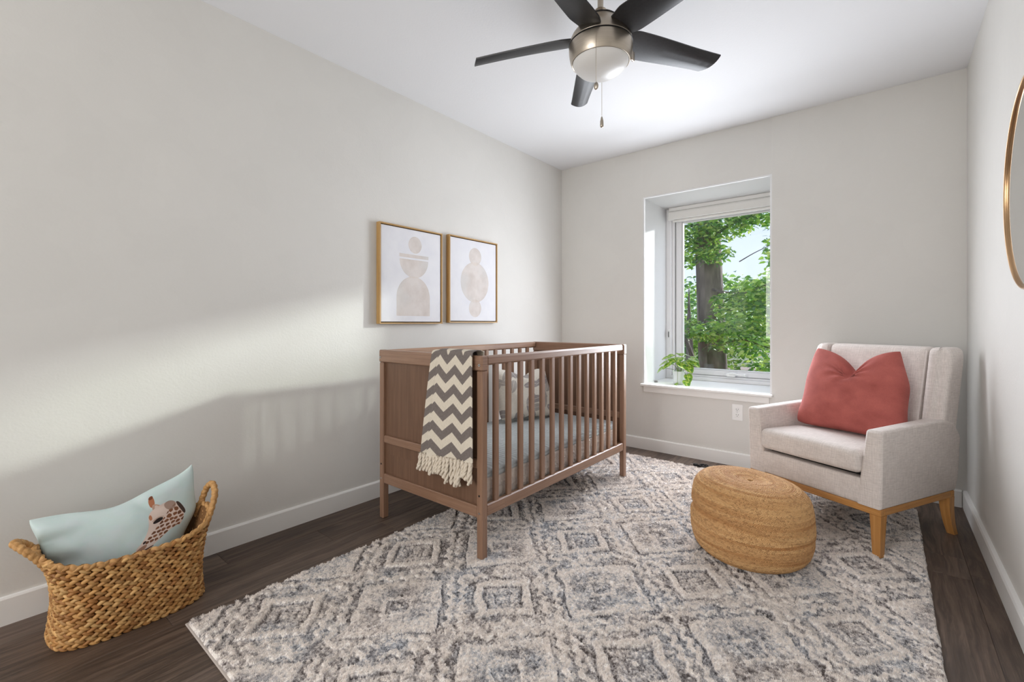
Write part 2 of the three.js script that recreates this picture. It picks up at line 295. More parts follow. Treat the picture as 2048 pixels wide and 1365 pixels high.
{
  const s = thing('roller_shade', 'white roller shade rolled up at the head of the window', 'window shade', [0, 0, 0]);
  const cas = new THREE.Shape(); cas.moveTo(0, 0); cas.lineTo(0.06, 0); cas.lineTo(0.06, 0.05); cas.quadraticCurveTo(0.058, 0.07, 0.04, 0.072); cas.lineTo(0, 0.072); cas.closePath();
  const g = new THREE.ExtrudeGeometry(cas, { depth: WX1 - WX0 - 0.05, bevelEnabled: false }); g.rotateY(-Math.PI / 2); g.translate(WX1 - 0.006, 0, 0);
  const c = part('cassette', triUV(g), M.shade, s); c.position.set(0, 1.932, -0.468);
  part('mounting_rail', bar(WX0 + 0.04, WX1 - 0.003, 2.005, 2.039, -0.465, -0.425, 0.004), M.trim, s);
  part('end_cap', bar(WX0 + 0.038, WX0 + 0.043, 1.93, 2.006, -0.47, -0.405, 0.002), M.plastic, s);
  part('hem_bar', bar(WX0 + 0.07, WX1 - 0.03, 1.912, 1.931, -0.455, -0.44, 0.004), M.shade, s);
}
{
  const s = thing('trim_1', 'white window stool with apron under the window opening', 'window sill', [0, 0, 0], 0, null, 'structure');
  part('stool', bar(0.775, 1.722, WY0 - 0.02, WY0, -0.0005, 0.032, 0.004), M.trim, s);
  part('stool_deck', plain(WX0 - 0.011, WX1 + 0.011, WY0 - 0.0195, WY0 - 0.0002, -0.58, -0.0006), M.trim, s);
  part('apron', bar(0.797, 1.700, WY0 - 0.066, WY0 - 0.0205, 0, 0.014, 0.002), M.trim, s);
}
{
  const o = thing('wall_outlet', 'white duplex wall outlet under the window by the armchair', 'outlet', [1.497, 0.385, 0.0005]);
  part('cover_plate', softBox(0.072, 0.116, 0.007, 0.003, [10, 14, 4], (v) => { v.z += 0.0035; }), M.plastic, o);
  for (const s of [-1, 1]) {
    const r = part('receptacle', softBox(0.034, 0.03, 0.004, 0.0019, [8, 8, 4], (v) => { const k = Math.abs(v.y) > 0.008 ? 0.85 : 1; v.x *= k; }), M.plastic, o); r.position.set(0, s * 0.0195, 0.0075);
    for (const x of [-0.0065, 0.0065]) { const q = part('slot', bar(-0.0012, 0.0012, -0.004, 0.004, 0, 0.001, 0.0002), M.dark, r); q.position.set(x, 0.004, 0.0016); }
    const q = part('ground_hole', new THREE.CylinderGeometry(0.0024, 0.0024, 0.001, 12).rotateX(Math.PI / 2), M.dark, r); q.position.set(0, -0.007, 0.0019);
  }
  const sc = part('screw', new THREE.CylinderGeometry(0.003, 0.003, 0.002, 12).rotateX(Math.PI / 2), M.screw, o); sc.position.set(0, 0, 0.0075);
}

// ================================================================ RUG
const RX0 = 0.485, RX1 = 2.452, RZ0 = 0.245, RZ1 = 3.055;
const RA = 0.512, RB = 0.563;
const tri01 = (x) => { x -= Math.floor(x); return x < 0.5 ? x * 2 : 2 - x * 2; };
function rugAt(x, z) { // height 0..1, tone 0 (dark) .. 1 (cream), blue tint
  const wob = 0.014; const X = x + (fbm(x * 14, z * 14, 2) - 0.5) * wob * 2, Z = z + (fbm(x * 14 + 50, z * 14 + 90, 2) - 0.5) * wob * 2;
  let fx = (X - 0.715) / RA, fz = (Z - 2.27) / RB; fx -= Math.round(fx); fz -= Math.round(fz);
  const d = Math.abs(fx) + Math.abs(fz), e = (fx * fz > 0 ? 1 : -1) * (Math.abs(fx) - Math.abs(fz));
  const band = (c, hw) => 1 - sstep(hw * 0.7, hw * 1.25, Math.abs(d - c));
  const patch = fbm(x * 22 + 7, z * 22 + 3, 3), fine = fbm(x * 95, z * 95, 2), big = fbm(x * 5 + 40, z * 5, 2);
  let h = 0.42, t = 0.47 + (patch - 0.5) * 0.9 + (big - 0.5) * 0.25;
  if (d < 0.30) { // outlined diamond
    h = 0.40; t = 0.44 + (patch - 0.5) * 0.7;
    const g = band(0.125, 0.028); t = lerp(t, 0.56 + (patch - 0.5) * 0.4, g); h = lerp(h, 0.58, g);
    const g1 = Math.max(band(0.183, 0.014), band(0.075, 0.012)); t = lerp(t, 0.12, g1 * 0.7); h = lerp(h, 0.08, g1);
    if (d < 0.024) { t = 0.85; h = 0.7; }
    const c = band(0.238, 0.036); t = lerp(t, 0.97, c); h = lerp(h, 1, c);
    const o = band(0.291, 0.011) * sstep(0.35, 0.6, fbm(x * 30, z * 30 + 20, 2)); t = lerp(t, 0.2, o * 0.8); h = lerp(h, 0.02, o);
  } else if (d > 0.615) { // solid diamond
    const q = 1 - d; h = 0.80; t = lerp(0.52 + (patch - 0.5) * 0.7, 0.92, sstep(0.20, 0.385, q + (patch - 0.5) * 0.12));
    const c = 1 - sstep(0.012, 0.026, Math.abs(q - 0.115)); t = lerp(t, 0.95, c * (0.5 + 0.5 * sstep(0.35, 0.55, fbm(x * 26, z * 26, 2)))); h = lerp(h, 0.95, c);
    const g = 1 - sstep(0.008, 0.02, Math.abs(q - 0.083)); t = lerp(t, 0.25, g * 0.6); h = lerp(h, 0.5, g);
    if (q < 0.06) { t = 0.34 + (patch - 0.5) * 0.8; h = 0.62; if (q < 0.018) t = 0.75; }
  } else { // bands of mottled pile with scalloped cream rows
    const s1 = 0.365 + 0.055 * Math.abs(Math.sin(e * Math.PI / 0.135)), s2 = 0.545 - 0.055 * tri01(e / 0.15);
    const l1 = 1 - sstep(0.020, 0.034, Math.abs(d - s1)), l2 = 1 - sstep(0.018, 0.032, Math.abs(d - s2));
    const k = Math.max(l1 * sstep(0.2, 0.42, fbm(x * 18 + 9, z * 18, 2)), l2 * sstep(0.22, 0.45, fbm(x * 18, z * 18 + 77, 2)));
    t = lerp(t, 0.96, k); h = lerp(h, 0.92, k);
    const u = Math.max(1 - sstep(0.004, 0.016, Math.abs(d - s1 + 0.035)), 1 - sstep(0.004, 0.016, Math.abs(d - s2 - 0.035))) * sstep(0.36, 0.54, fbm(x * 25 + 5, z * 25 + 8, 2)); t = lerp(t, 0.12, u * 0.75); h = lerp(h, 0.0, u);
    const o = (1 - sstep(0.005, 0.016, Math.abs(d - 0.602))) * sstep(0.3, 0.55, fbm(x * 20, z * 20 + 40, 2)); t = lerp(t, 0.15, o * 0.8); h = lerp(h, 0.0, o);
  }
  t += 0.10 + (fine - 0.5) * 0.7 + (vn(x * 230, z * 230) - 0.5) * 0.8;
  return [clamp(h + (fine - 0.5) * 0.35, 0, 1), clamp(t), clamp(0.34 + (fbm(x * 9 + 3, z * 9 + 71, 2) - 0.5) * 1.8)];
}
const rugColor = (t, b) => { const m = mix3([198, 190, 186], [194, 196, 201], b); return t < 0.5 ? mix3(mix3([106, 96, 92], [108, 109, 114], b), m, t * 2) : mix3(m, [252, 243, 235], (t - 0.5) * 2); };
{
  const rw = RX1 - RX0, rl = RZ1 - RZ0, rug = thing('area_rug', 'cream and grey high low shag rug with diamond lattice pattern', 'rug', [0, 0, 0]);
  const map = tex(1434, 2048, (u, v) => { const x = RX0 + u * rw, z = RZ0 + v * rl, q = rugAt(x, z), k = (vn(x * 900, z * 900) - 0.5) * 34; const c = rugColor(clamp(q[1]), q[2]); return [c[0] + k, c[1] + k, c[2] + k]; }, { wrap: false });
  const pileBump = tex(512, 512, (u, v) => fbm(u * 128, v * 128, 2, 128), { srgb: false }); pileBump.repeat.set(rw / 0.35, rl / 0.35);
  const m = std({ map, roughness: 1, bumpMap: pileBump, bumpScale: 0.004 });
  const nx = 330, nz = 470, pos = [], uv = [], idx = [];
  for (let j = 0; j <= nz; j++) for (let i = 0; i <= nx; i++) {
    const u = i / nx, v = j / nz, x = RX0 + u * rw, z = RZ0 + v * rl, edge = Math.min(u * rw, (1 - u) * rw, v * rl, (1 - v) * rl);
    const e = edge < 1e-6 ? 0 : 1, q = rugAt(x, z);
    pos.push(x + (e ? 0 : (fbm(z * 20, x * 20, 2) - 0.5) * 0.006), e ? 0.005 + q[0] * 0.0125 * Math.min(1, edge / 0.012 + 0.3) : 0.003, z); uv.push(u, v);
  }
  for (let j = 0; j < nz; j++) for (let i = 0; i < nx; i++) { const a = j * (nx + 1) + i; idx.push(a, a + nx + 1, a + nx + 2, a, a + nx + 2, a + 1); }
  const g = new THREE.BufferGeometry(); g.setAttribute('position', new THREE.Float32BufferAttribute(pos, 3)); g.setAttribute('uv', new THREE.Float32BufferAttribute(uv, 2)); g.setIndex(idx); g.computeVertexNormals();
  part('pile_field', g, m, rug);
  part('binding', bar(RX0 - 0.003, RX1 + 0.003, 0.0004, 0.006, RZ1 - 0.008, RZ1 + 0.004, 0.002), std({ color: rgb(190, 180, 172), roughness: 1 }), rug, 'pale bound end of the rug');
  part('backing', plain(RX0 + 0.001, RX1 - 0.001, 0.0003, 0.0028, RZ0 + 0.001, RZ1 - 0.009), std({ color: rgb(170, 160, 150), roughness: 1 }), rug);
  // tufts of pile
  const blade = []; for (let k = 0; k < 3; k++) { const a = k * 2.1, c = Math.cos(a), s = Math.sin(a), l = 0.5; const tip = [c * 0.55, 1, s * 0.55]; const b = [[c * 0.15 - s * l * 0.5, 0, s * 0.15 + c * l * 0.5], [c * 0.15 + s * l * 0.5, 0, s * 0.15 - c * l * 0.5], [c * 0.5, 0.1, s * 0.5]]; for (let i = 0; i < 3; i++) blade.push(...b[i], ...tip, ...b[(i + 1) % 3]); }
  const tg = new THREE.BufferGeometry(); tg.setAttribute('position', new THREE.Float32BufferAttribute(blade, 3)); tg.computeVertexNormals();
  const N = 260000, im = new THREE.InstancedMesh(tg, std({ color: 0xffffff, roughness: 1 }), N), r = mulberry(31), mt = new THREE.Matrix4(), qn = new THREE.Quaternion(), eu = new THREE.Euler(), col = new THREE.Color();
  for (let i = 0; i < N; i++) {
    const x = RX0 + 0.006 + r() * (rw - 0.012), z = RZ0 + 0.006 + r() * (rl - 0.014), q = rugAt(x, z), s = 0.0042 + 0.0026 * r();
    eu.set((r() - 0.5) * 0.9, r() * 6.3, (r() - 0.5) * 0.9); qn.setFromEuler(eu);
    mt.compose(new THREE.Vector3(x, 0.004 + q[0] * 0.0125, z), qn, new THREE.Vector3(s, s * (0.55 + 0.5 * q[0]), s)); im.setMatrixAt(i, mt);
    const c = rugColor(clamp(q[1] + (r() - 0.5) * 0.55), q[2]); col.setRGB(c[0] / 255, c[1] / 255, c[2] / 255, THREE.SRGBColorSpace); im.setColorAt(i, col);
  }
  im.name = 'pile'; im.userData.kind = 'stuff'; rug.add(im);
}

// ================================================================ CRIB
const CX0 = 0.250, CX1 = 0.992, CZ0 = 0.742, CZ1 = 2.134, CT = 0.885;
{
  const crib = thing('baby_crib', 'brown stained wooden baby crib with slatted sides along the wall', 'crib', [0, 0, 0]);
  const P = 0.033, D = 0.036;
  const ends = [[CZ1 - D, CZ1, 1], [CZ0, CZ0 + D, -1]];
  for (const [z0, z1, s] of ends) {
    for (const [x0, x1, y0] of [[CX0, CX0 + P, 0], [CX1 - P, CX1, 0.013]]) {
      const leg = part('leg', bar(x0, x1, y0, CT - 0.066, z0, z1, 0.004, 'y'), M.crib, crib);
      for (const y of [0.21, 0.285]) { const sc = part('screw', new THREE.CylinderGeometry(0.0045, 0.0045, 0.002, 14).rotateX(Math.PI / 2), y < 0.25 ? M.screw : M.dark, leg); sc.position.set((x0 + x1) / 2, y, s > 0 ? z1 + 0.0005 : z0 - 0.0005); }
    }
    const top = part('top_bar', bar(CX0 - 0.002, CX1 + 0.002, CT - 0.065, CT, z0 - 0.002, z1 + 0.002, 0.005, 'x'), M.crib, crib);
    for (const x of [CX0 + 0.012, CX1 - 0.014]) { const sc = part('screw', new THREE.CylinderGeometry(0.006, 0.006, 0.003, 16).rotateX(Math.PI / 2), M.screw, top); sc.position.set(x, CT - 0.04, s > 0 ? z1 + 0.003 : z0 - 0.003); const h = part('socket', new THREE.CylinderGeometry(0.0025, 0.0025, 0.001, 6).rotateX(Math.PI / 2), M.dark, top); h.position.set(x, CT - 0.04, s > 0 ? z1 + 0.0047 : z0 - 0.0047); }
    part('middle_bar', bar(CX0 + P, CX1 - P, 0.398, 0.437, z0 + 0.006, z1 - 0.004, 0.003, 'x'), M.crib, crib);
    part('bottom_bar', bar(CX0 + P, CX1 - P, 0.186, 0.236, z0 + 0.005, z1 - 0.003, 0.003, 'x'), M.crib, crib);
    const zc = (z0 + z1) / 2 - s * 0.004;
    part('end_panel', bar(CX0 + P, CX1 - P, 0.437, CT - 0.065, zc - 0.004, zc + 0.004, 0.001, 'y'), M.cribPanel, crib);
    part('end_panel', bar(CX0 + P, CX1 - P, 0.236, 0.398, zc - 0.004, zc + 0.004, 0.001, 'y'), M.cribPanel, crib);
  }
  const slat = triUV(cbox(0.019, 0.62, 0.030, 0.004), 'y');
  for (const [x, nm] of [[CX1 - 0.017, 'f'], [CX0 + 0.017, 'b']]) {
    part('side_rail', bar(x - 0.013, x + 0.013, 0.842, 0.884, CZ0 + D + 0.002, CZ1 - D - 0.002, 0.008, 'z'), M.crib, crib);
    part('side_rail', bar(x - 0.013, x + 0.013, 0.188, 0.240, CZ0 + D, CZ1 - D, 0.005, 'z'), M.crib, crib);
    for (let k = 0; k < 14; k++) { const m = part('slat', slat, M.crib, crib); m.position.set(x, 0.541, 2.028 - k * 0.0888); }
  }
  part('mattress_base', plain(CX0 + 0.036, CX1 - 0.036, 0.196, 0.214, CZ0 + D + 0.003, CZ1 - D - 0.003), M.cribPanel, crib);
}
{
  const cover = tex(512, 512, (u, v) => { const k = (fbm(u * 20, v * 20, 4, 20) - 0.5) * 40; return [226 + k, 214 + k * 0.9, 204 + k * 0.8]; }, { sx: 0.5, sy: 0.5 });
  const crinkle = tex(512, 512, (u, v) => { let s = 0; for (let k = 0; k < 3; k++) s += Math.abs(fbm(u * 12 * (k + 1) + k * 9, v * 8 * (k + 1), 2, 12 * (k + 1)) - 0.5) * 2 / (k + 1); return clamp(1 - s); }, { srgb: false, sx: 0.3, sy: 0.3 });
  const mat = thing('crib_mattress', 'cream crib mattress with grey quilted top inside the crib', 'mattress', [0, 0, 0]);
  const x0 = 0.292, x1 = 0.950, z0 = 0.784, z1 = 2.092, cx = (x0 + x1) / 2, cz = (z0 + z1) / 2;
  const body = part('casing', softBox(x1 - x0, 0.128, z1 - z0, 0.02, [24, 12, 60], (v) => { v.x += Math.sin(v.z * 34) * 0.002; }), phy({ map: cover, bumpMap: crinkle, bumpScale: 0.006, roughness: 0.3, clearcoat: 0.4, clearcoatRoughness: 0.3 }), mat); body.position.set(cx, 0.279, cz);
  const sheetT = tex(512, 512, (u, v) => { const q = (fbm(u * 40, v * 40, 3, 40) - 0.5) * 26; return [190 + q, 196 + q, 198 + q]; }, { sx: 0.4, sy: 0.4 });
  const quilt = tex(256, 256, (u, v) => 0.6 * Math.abs(Math.sin(v * Math.PI * 16)) + 0.4 * fbm(u * 30, v * 30, 3, 30), { srgb: false, sx: 0.4, sy: 0.4 });
  const top = part('quilted_top', softBox(x1 - x0 + 0.006, 0.05, z1 - z0 + 0.004, 0.022, [24, 8, 60], (v) => { if (v.y > 0) v.y += 0.006 * Math.cos(v.x * 4.4) * Math.cos(v.z * 2.3); else v.y += Math.sin(v.z * 21) * 0.004; }), std({ map: sheetT, bumpMap: quilt, bumpScale: 0.005, roughness: 0.85 }), mat); top.position.set(cx, 0.352, cz);
}
{ // patterned pillow leaning on the back slats
  const leaf = []; { const r = mulberry(9); for (let i = 0; i < 17; i++) leaf.push([r(), r(), r() * 6.3, 0.12 + r() * 0.07, 0.055 + r() * 0.03, r()]); }
  const t = tex(512, 512, (u, v) => { let c = [226, 221, 210]; for (const [a, b, r, l, w, k] of leaf) for (const ox of [-1, 0, 1]) for (const oy of [-1, 0, 1]) { const dx = u - a + ox, dy = v - b + oy, p = dx * Math.cos(r) + dy * Math.sin(r), q = -dx * Math.sin(r) + dy * Math.cos(r); const e = (p / l) ** 2 + (q / w) ** 2; if (e < 1) c = Math.abs(q) < 0.004 ? [214, 208, 198] : k < 0.5 ? [158, 152, 150] : [178, 172, 166]; } const k = (fbm(u * 60, v * 60, 2, 60) - 0.5) * 14; return [c[0] + k, c[1] + k, c[2] + k]; });
  const g = cushion(0.44, 0.35, 0.15, 44, { edge: (a, b) => [0, -0.05 * Math.exp(-((a / 0.4) ** 2)) * sstep(0.3, 1, b)], wrinkle: (a, b) => 0.004 * Math.sin(a * 9 + b * 4) });
  const m = single('patterned_pillow', g, std({ map: t, roughness: 0.9, bumpMap: weaveBump, bumpScale: 0.0004 }), 'cream pillow with grey leaf print inside the crib', 'pillow'); m.position.set(0.425, 0.552, 1.115); m.rotation.set(0, Math.PI / 2 - 0.28, 0); m.rotateX(-0.40); m.rotateZ(-0.04);
}
{ // chevron blanket hanging over the near end
  const bl = thing('chevron_blanket', 'grey and cream chevron blanket with tassels draped over the crib end', 'blanket', [0, 0, 0]);
  const t = tex(256, 256, (u, v) => { const z = 0.52 * tri01(u); let k = v - z; k -= Math.floor(k); const e = Math.min(k, Math.abs(k - 0.5), 1 - k); let c = k < 0.5 ? [122, 113, 108] : [224, 214, 196]; if (e < 0.008) c = [172, 162, 150]; const n = (vn(u * 64, v * 64, 64) - 0.5) * 22 + (vn(u * 128, v * 12, 128) - 0.5) * 10; return [c[0] + n, c[1] + n, c[2] + n]; }, { sx: 0.096, sy: 0.0865 });
  const m = std({ map: t, roughness: 0.95, bumpMap: weaveBump, bumpScale: 0.0008 });
  const zf = CZ1 + 0.006, zb = CZ1 - 0.036 - 0.007, yt = CT + 0.005;
  // s: metres along the cloth, 0 at the outer hem
  const sheet = (xt0, xt1, xb0, xb1, dz, hem0, hem1, uvx, bulge) => (u, v) => {
    const out = lerp(hem0, hem1, u), L = yt - out, over = 0.05, inn = 0.34, tot = L + over + inn, s = v * tot; let y, z, k;
    if (s < L) { y = out + s; k = 1 - s / L; z = zf + dz; }
    else if (s < L + over) { const a = (s - L) / over * Math.PI; k = 0; z = (zf + zb) / 2 + Math.cos(a) * (zf - zb) / 2 + dz * Math.cos(a); y = yt + Math.sin(a) * 0.008 + dz * 0.8; }
    else { y = yt - (s - L - over); k = (s - L - over) / inn * 0.5; z = zb - dz; }
    const kk = s < L ? Math.pow(k, 0.85) : k, x = lerp(lerp(xt0, xt1, u), lerp(xb0, xb1, u), kk);
    const f = bulge * (0.3 + kk) * (Math.sin(u * 7.5 + 0.6) * 0.5 + Math.sin(u * 15 + kk * 1.2) * 0.22 + 0.35);
    return [x, y, s < L ? z + Math.max(0.0005, f) : z - Math.max(0, f * 0.5), uvx + u * (xt1 - xt0) * 1.02, s + 0.02 * u];
  };
  part('main_fold', shell(sheet(0.738, 0.952, 0.662, 0.962, 0.0105, 0.405, 0.43, 0.03, 0.010), 60, 150, 0.0035), m, bl);
  part('under_fold', shell(sheet(0.682, 0.80, 0.602, 0.73, 0.0022, 0.405, 0.41, 0.19, 0.004), 26, 150, 0.003), m, bl, 'narrow lower fold of the chevron blanket');
  const yarn = std({ map: tex(128, 128, (u, v) => { const k = (fbm(u * 30, v * 30, 2, 30) - 0.5) * 30; return [226 + k, 214 + k, 196 + k]; }), roughness: 1 });
  const r = mulberry(12);
  for (let i = 0; i < 15; i++) {
    const u = (i + 0.5) / 15, x = lerp(0.606, 0.958, u), hem = 0.407 + 0.022 * u, len = 0.075 + 0.03 * r() + (u > 0.5 && u < 0.82 ? 0.035 : 0), lean = (r() - 0.5) * 0.02;
    const n = 14, pts = [], geos = [];
    for (let s = 0; s < 3; s++) {
      const c = []; for (let k = 0; k <= n; k++) { const q = k / n, a = q * 9 + s * 2.1 + i; const rr = 0.0062 * (0.5 + 0.6 * q); c.push([x + lean * q + Math.cos(a) * rr + (s - 1) * 0.0025 * q, hem + 0.004 - len * q * (0.92 + 0.04 * s), zf + 0.017 + Math.sin(a) * rr + 0.004 * q]); }
      geos.push(tube(c, 0.0058 + 0.0018 * r(), 22, 6));
    }
    const kn = new THREE.SphereGeometry(0.0105, 10, 8); kn.scale(1, 0.85, 0.9); kn.translate(x, hem - 0.008, zf + 0.017); geos.push(kn);
    part('tassel', mergeGeometries(geos.map((g) => { const q = g.index ? g.toNonIndexed() : g; return q; })), yarn, bl);
  }
}

// ================================================================ PICTURES
function art(kind) {
  return tex(408, 500, (u, v0) => {
    const v = 1 - v0, x = (u - 0.5) * 0.49 + (fbm(u * 30, v * 30, 2) - 0.5) * 0.0022, y = v * 0.60, P = [229, 229, 233], pn = (fbm(u * 9 + kind * 20, v * 9, 4) - 0.5) * 10; let c = [P[0] + pn, P[1] + pn, P[2] + pn * 0.7], a = 0;
    const disc = (cx, cy, r) => Math.hypot(x - cx, y - cy) - r; const cover = (d) => clamp(0.5 - d / 0.0015) * (1 + 0.35 * clamp(1 - Math.abs(d) / 0.006));
    let shapes;
    if (kind === 0) { const bowl = Math.max(disc(0.015, 0.195, 0.119), 0.195 - y); const arch = Math.max(Math.min(disc(0.01, 0.443, 0.138), Math.max(Math.abs(x - 0.01) - 0.138, 0.443 - y)), y - 0.563); const bar = Math.max(Math.abs(x - 0.015) - 0.121, Math.abs(y - 0.172) - 0.0105); shapes = [disc(0.022, 0.096, 0.055), bar, bowl, arch]; } else shapes = [disc(0.01, 0.117, 0.066), disc(0.008, 0.311, 0.151), disc(0.01, 0.506, 0.066)];
    let hits = 0; for (const d of shapes) hits += cover(d);
    const w = fbm(u * 7 + kind * 33, v * 9 + 5, 4), w2 = fbm(u * 22, v * 22 + kind * 7, 3); const ink = mix3([220, 211, 204], [200, 188, 179], clamp((w - 0.3) * 1.6 + (w2 - 0.5) * 0.5)); const ink2 = mix3(ink, [206, 205, 202], clamp((fbm(u * 4 + 60, v * 4, 2) - 0.45) * 2));
    return mix3(c, ink2, clamp(hits * 0.82, 0, 1.1));
  }, { wrap: false });
}
function picture(z0, z1, y0, y1, kind, label) {
  const w = z1 - z0, h = y1 - y0, p = thing('framed_print', label, 'picture', [0.001, (y0 + y1) / 2, (z0 + z1) / 2], Math.PI / 2);
  const d = 0.034, f = 0.008;
  for (const [x0, x1, ya, yb, g] of [[-w / 2, -w / 2 + f, -h / 2, h / 2, 'y'], [w / 2 - f, w / 2, -h / 2, h / 2, 'y'], [-w / 2 + f, w / 2 - f, -h / 2, -h / 2 + f, 'x'], [-w / 2 + f, w / 2 - f, h / 2 - f, h / 2, 'x']]) part('frame_side', bar(x0, x1, ya, yb, 0, d, 0.001, g), M.frameOak, p);
  part('backing', bar(-w / 2 + f, w / 2 - f, -h / 2 + f, h / 2 - f, 0.002, 0.012, 0.0005), M.dark, p);
  const cw = w - 2 * f - 0.010, ch = h - 2 * f - 0.010; part('canvas', bar(-cw / 2, cw / 2, -ch / 2, ch / 2, 0.012, 0.0265, 0.002), std({ color: rgb(228, 228, 231), roughness: 0.85 }), p);
  const pr = part('print', new THREE.PlaneGeometry(cw - 0.003, ch - 0.003), std({ map: art(kind), roughness: 0.85, bumpMap: weaveBump, bumpScale: 0.0002 }), p); pr.position.z = 0.0268;
}
picture(1.497, 1.985, 1.021, 1.622, 0, 'oak framed print of disc, bar, bowl and arch above the crib');
picture(0.941, 1.434, 1.028, 1.630, 1, 'oak framed print of three overlapping beige circles above the crib');

// ================================================================ ARMCHAIR
const chairAt = [2.016, 0, 0.902], chairTurn = -0.4735;
{
  const c = thing('armchair', 'light grey linen wingback armchair with oak legs in the corner', 'armchair', chairAt, chairTurn);
  const hw = 0.325;
  const side = new THREE.Shape(); side.moveTo(0.004, 0.222); side.lineTo(-0.002, 0.548); side.quadraticCurveTo(0, 0.561, 0.014, 0.561); side.lineTo(0.42, 0.572); side.quadraticCurveTo(0.53, 0.573, 0.575, 0.548); side.quadraticCurveTo(0.615, 0.520, 0.640, 0.475); side.lineTo(0.635, 0.36); side.quadraticCurveTo(0.625, 0.24, 0.60, 0.222); side.closePath();
  for (const s of [-1, 1]) {
    let g = new THREE.ExtrudeGeometry(side, { depth: 0.052, bevelEnabled: true, bevelThickness: 0.012, bevelSize: 0.012, bevelOffset: -0.012, bevelSegments: 4, curveSegments: 10 });
    g.rotateY(Math.PI / 2); g.translate(s > 0 ? hw - 0.064 : -hw + 0.012, 0, 0); const P = g.attributes.position;
    for (let i = 0; i < P.count; i++) { const y = P.getY(i), x = P.getX(i); const inner = s * x < hw - 0.035; P.setX(i, x + s * (y - 0.4) * 0.02 + (inner ? s * ((y - 0.561) * 0.11 + 0.012) : 0)); }
    g.deleteAttribute('normal'); g.deleteAttribute('uv'); g = toCreasedNormals(mergeVertices(g, 1e-5), 0.7); part('arm', triUV(g), M.linen, c);
  }
  part('front_rail', softBox(0.52, 0.115, 0.06, 0.012, [30, 10, 8]), M.linen, c).position.set(0, 0.2795, -0.034);
  part('seat_deck', plain(-0.255, 0.255, 0.24, 0.345, -0.56, -0.07), M.dark, c);
  const seat = part('seat_cushion', softBox(0.492, 0.105, 0.52, 0.03, [36, 12, 36], (v) => { if (v.y > 0) v.y += 0.012 * Math.cos(v.x * 5.5) * Math.cos(v.z * 4.5); else v.y += 0.006 * (v.x + 0.1); v.z += 0.004 * Math.cos(v.x * 6); }), M.linen, c); seat.position.set(0, 0.400, -0.242); seat.rotation.x = -0.03;
  const lean = (v) => { const y = v.y + 0.255; v.z -= y * 0.24; };
  const back = part('backrest', softBox(0.47, 0.51, 0.10, 0.028, [30, 32, 10], (v) => { if (v.z > 0) v.z += 0.012 * Math.cos(v.x * 6) * Math.cos(v.y * 5); lean(v); }), M.linen, c); back.position.set(0, 0.652, -0.492);
  for (const s of [-1, 1]) { // padded wings beside the centre panel
    const w = part('wing', softBox(0.088, 0.56, 0.14, 0.026, [10, 34, 14], (v) => { const top = clamp((v.y - 0.2) / 0.08); v.x -= s * 0.012 * top * top * (s * v.x > 0 ? 1 : 0); const k = clamp((-v.y + 0.02) / 0.3); v.z += 0.006; v.y -= 0.0; if (s * v.x > 0) v.z -= 0.014; const y = v.y + 0.28; v.z -= y * 0.22; }), M.linen, c); w.position.set(s * 0.279, 0.627, -0.507);
    const tack = part('seam', tube([[s * 0.2365, 0.46, -0.44], [s * 0.2365, 0.70, -0.499], [s * 0.2365, 0.89, -0.545]], 0.0032, 20, 6), M.linen, c);
  }
  part('rear_panel', softBox(0.60, 0.24, 0.10, 0.03, [20, 10, 6], (v) => { v.z -= v.y * 0.25; }), M.linen, c).position.set(0, 0.342, -0.602);
  part('base_rail', bar(-0.318, 0.318, 0.192, 0.2225, -0.032, -0.006, 0.003, 'x'), M.oak, c);
  part('base_rail', bar(-0.318, 0.318, 0.192, 0.2225, -0.602, -0.576, 0.003, 'x'), M.oak, c);
  for (const s of [-1, 1]) part('base_rail', bar(s > 0 ? 0.292 : -0.318, s > 0 ? 0.318 : -0.292, 0.192, 0.2225, -0.576, -0.032, 0.003, 'z'), M.oak, c);
  for (const sx of [-1, 1]) for (const back of [0, 1]) {
    const yb = back && sx > 0 ? 0 : back ? 0.001 : 0.011, g0 = new THREE.BoxGeometry(1, 1, 1, 1, 6, 1), P = g0.attributes.position;
    for (let i = 0; i < P.count; i++) { const k = P.getY(i) + 0.5, wd = lerp(0.030, 0.044, Math.pow(k, 1.1)); P.setXYZ(i, P.getX(i) * wd - (1 - k) * 0.0 * sx, lerp(yb, 0.193, k), P.getZ(i) * wd + (back ? -(1 - k) * (1 - k) * 0.055 : (1 - k) * 0.0)); }
    const g = toCreasedNormals(triUV(g0, 'y', [sx * 0.3 + back, 0.2]), 0.5); const leg = part('leg', g, M.oak, c); leg.position.set(sx * 0.296, 0, back ? -0.580 : -0.029);
  }
}
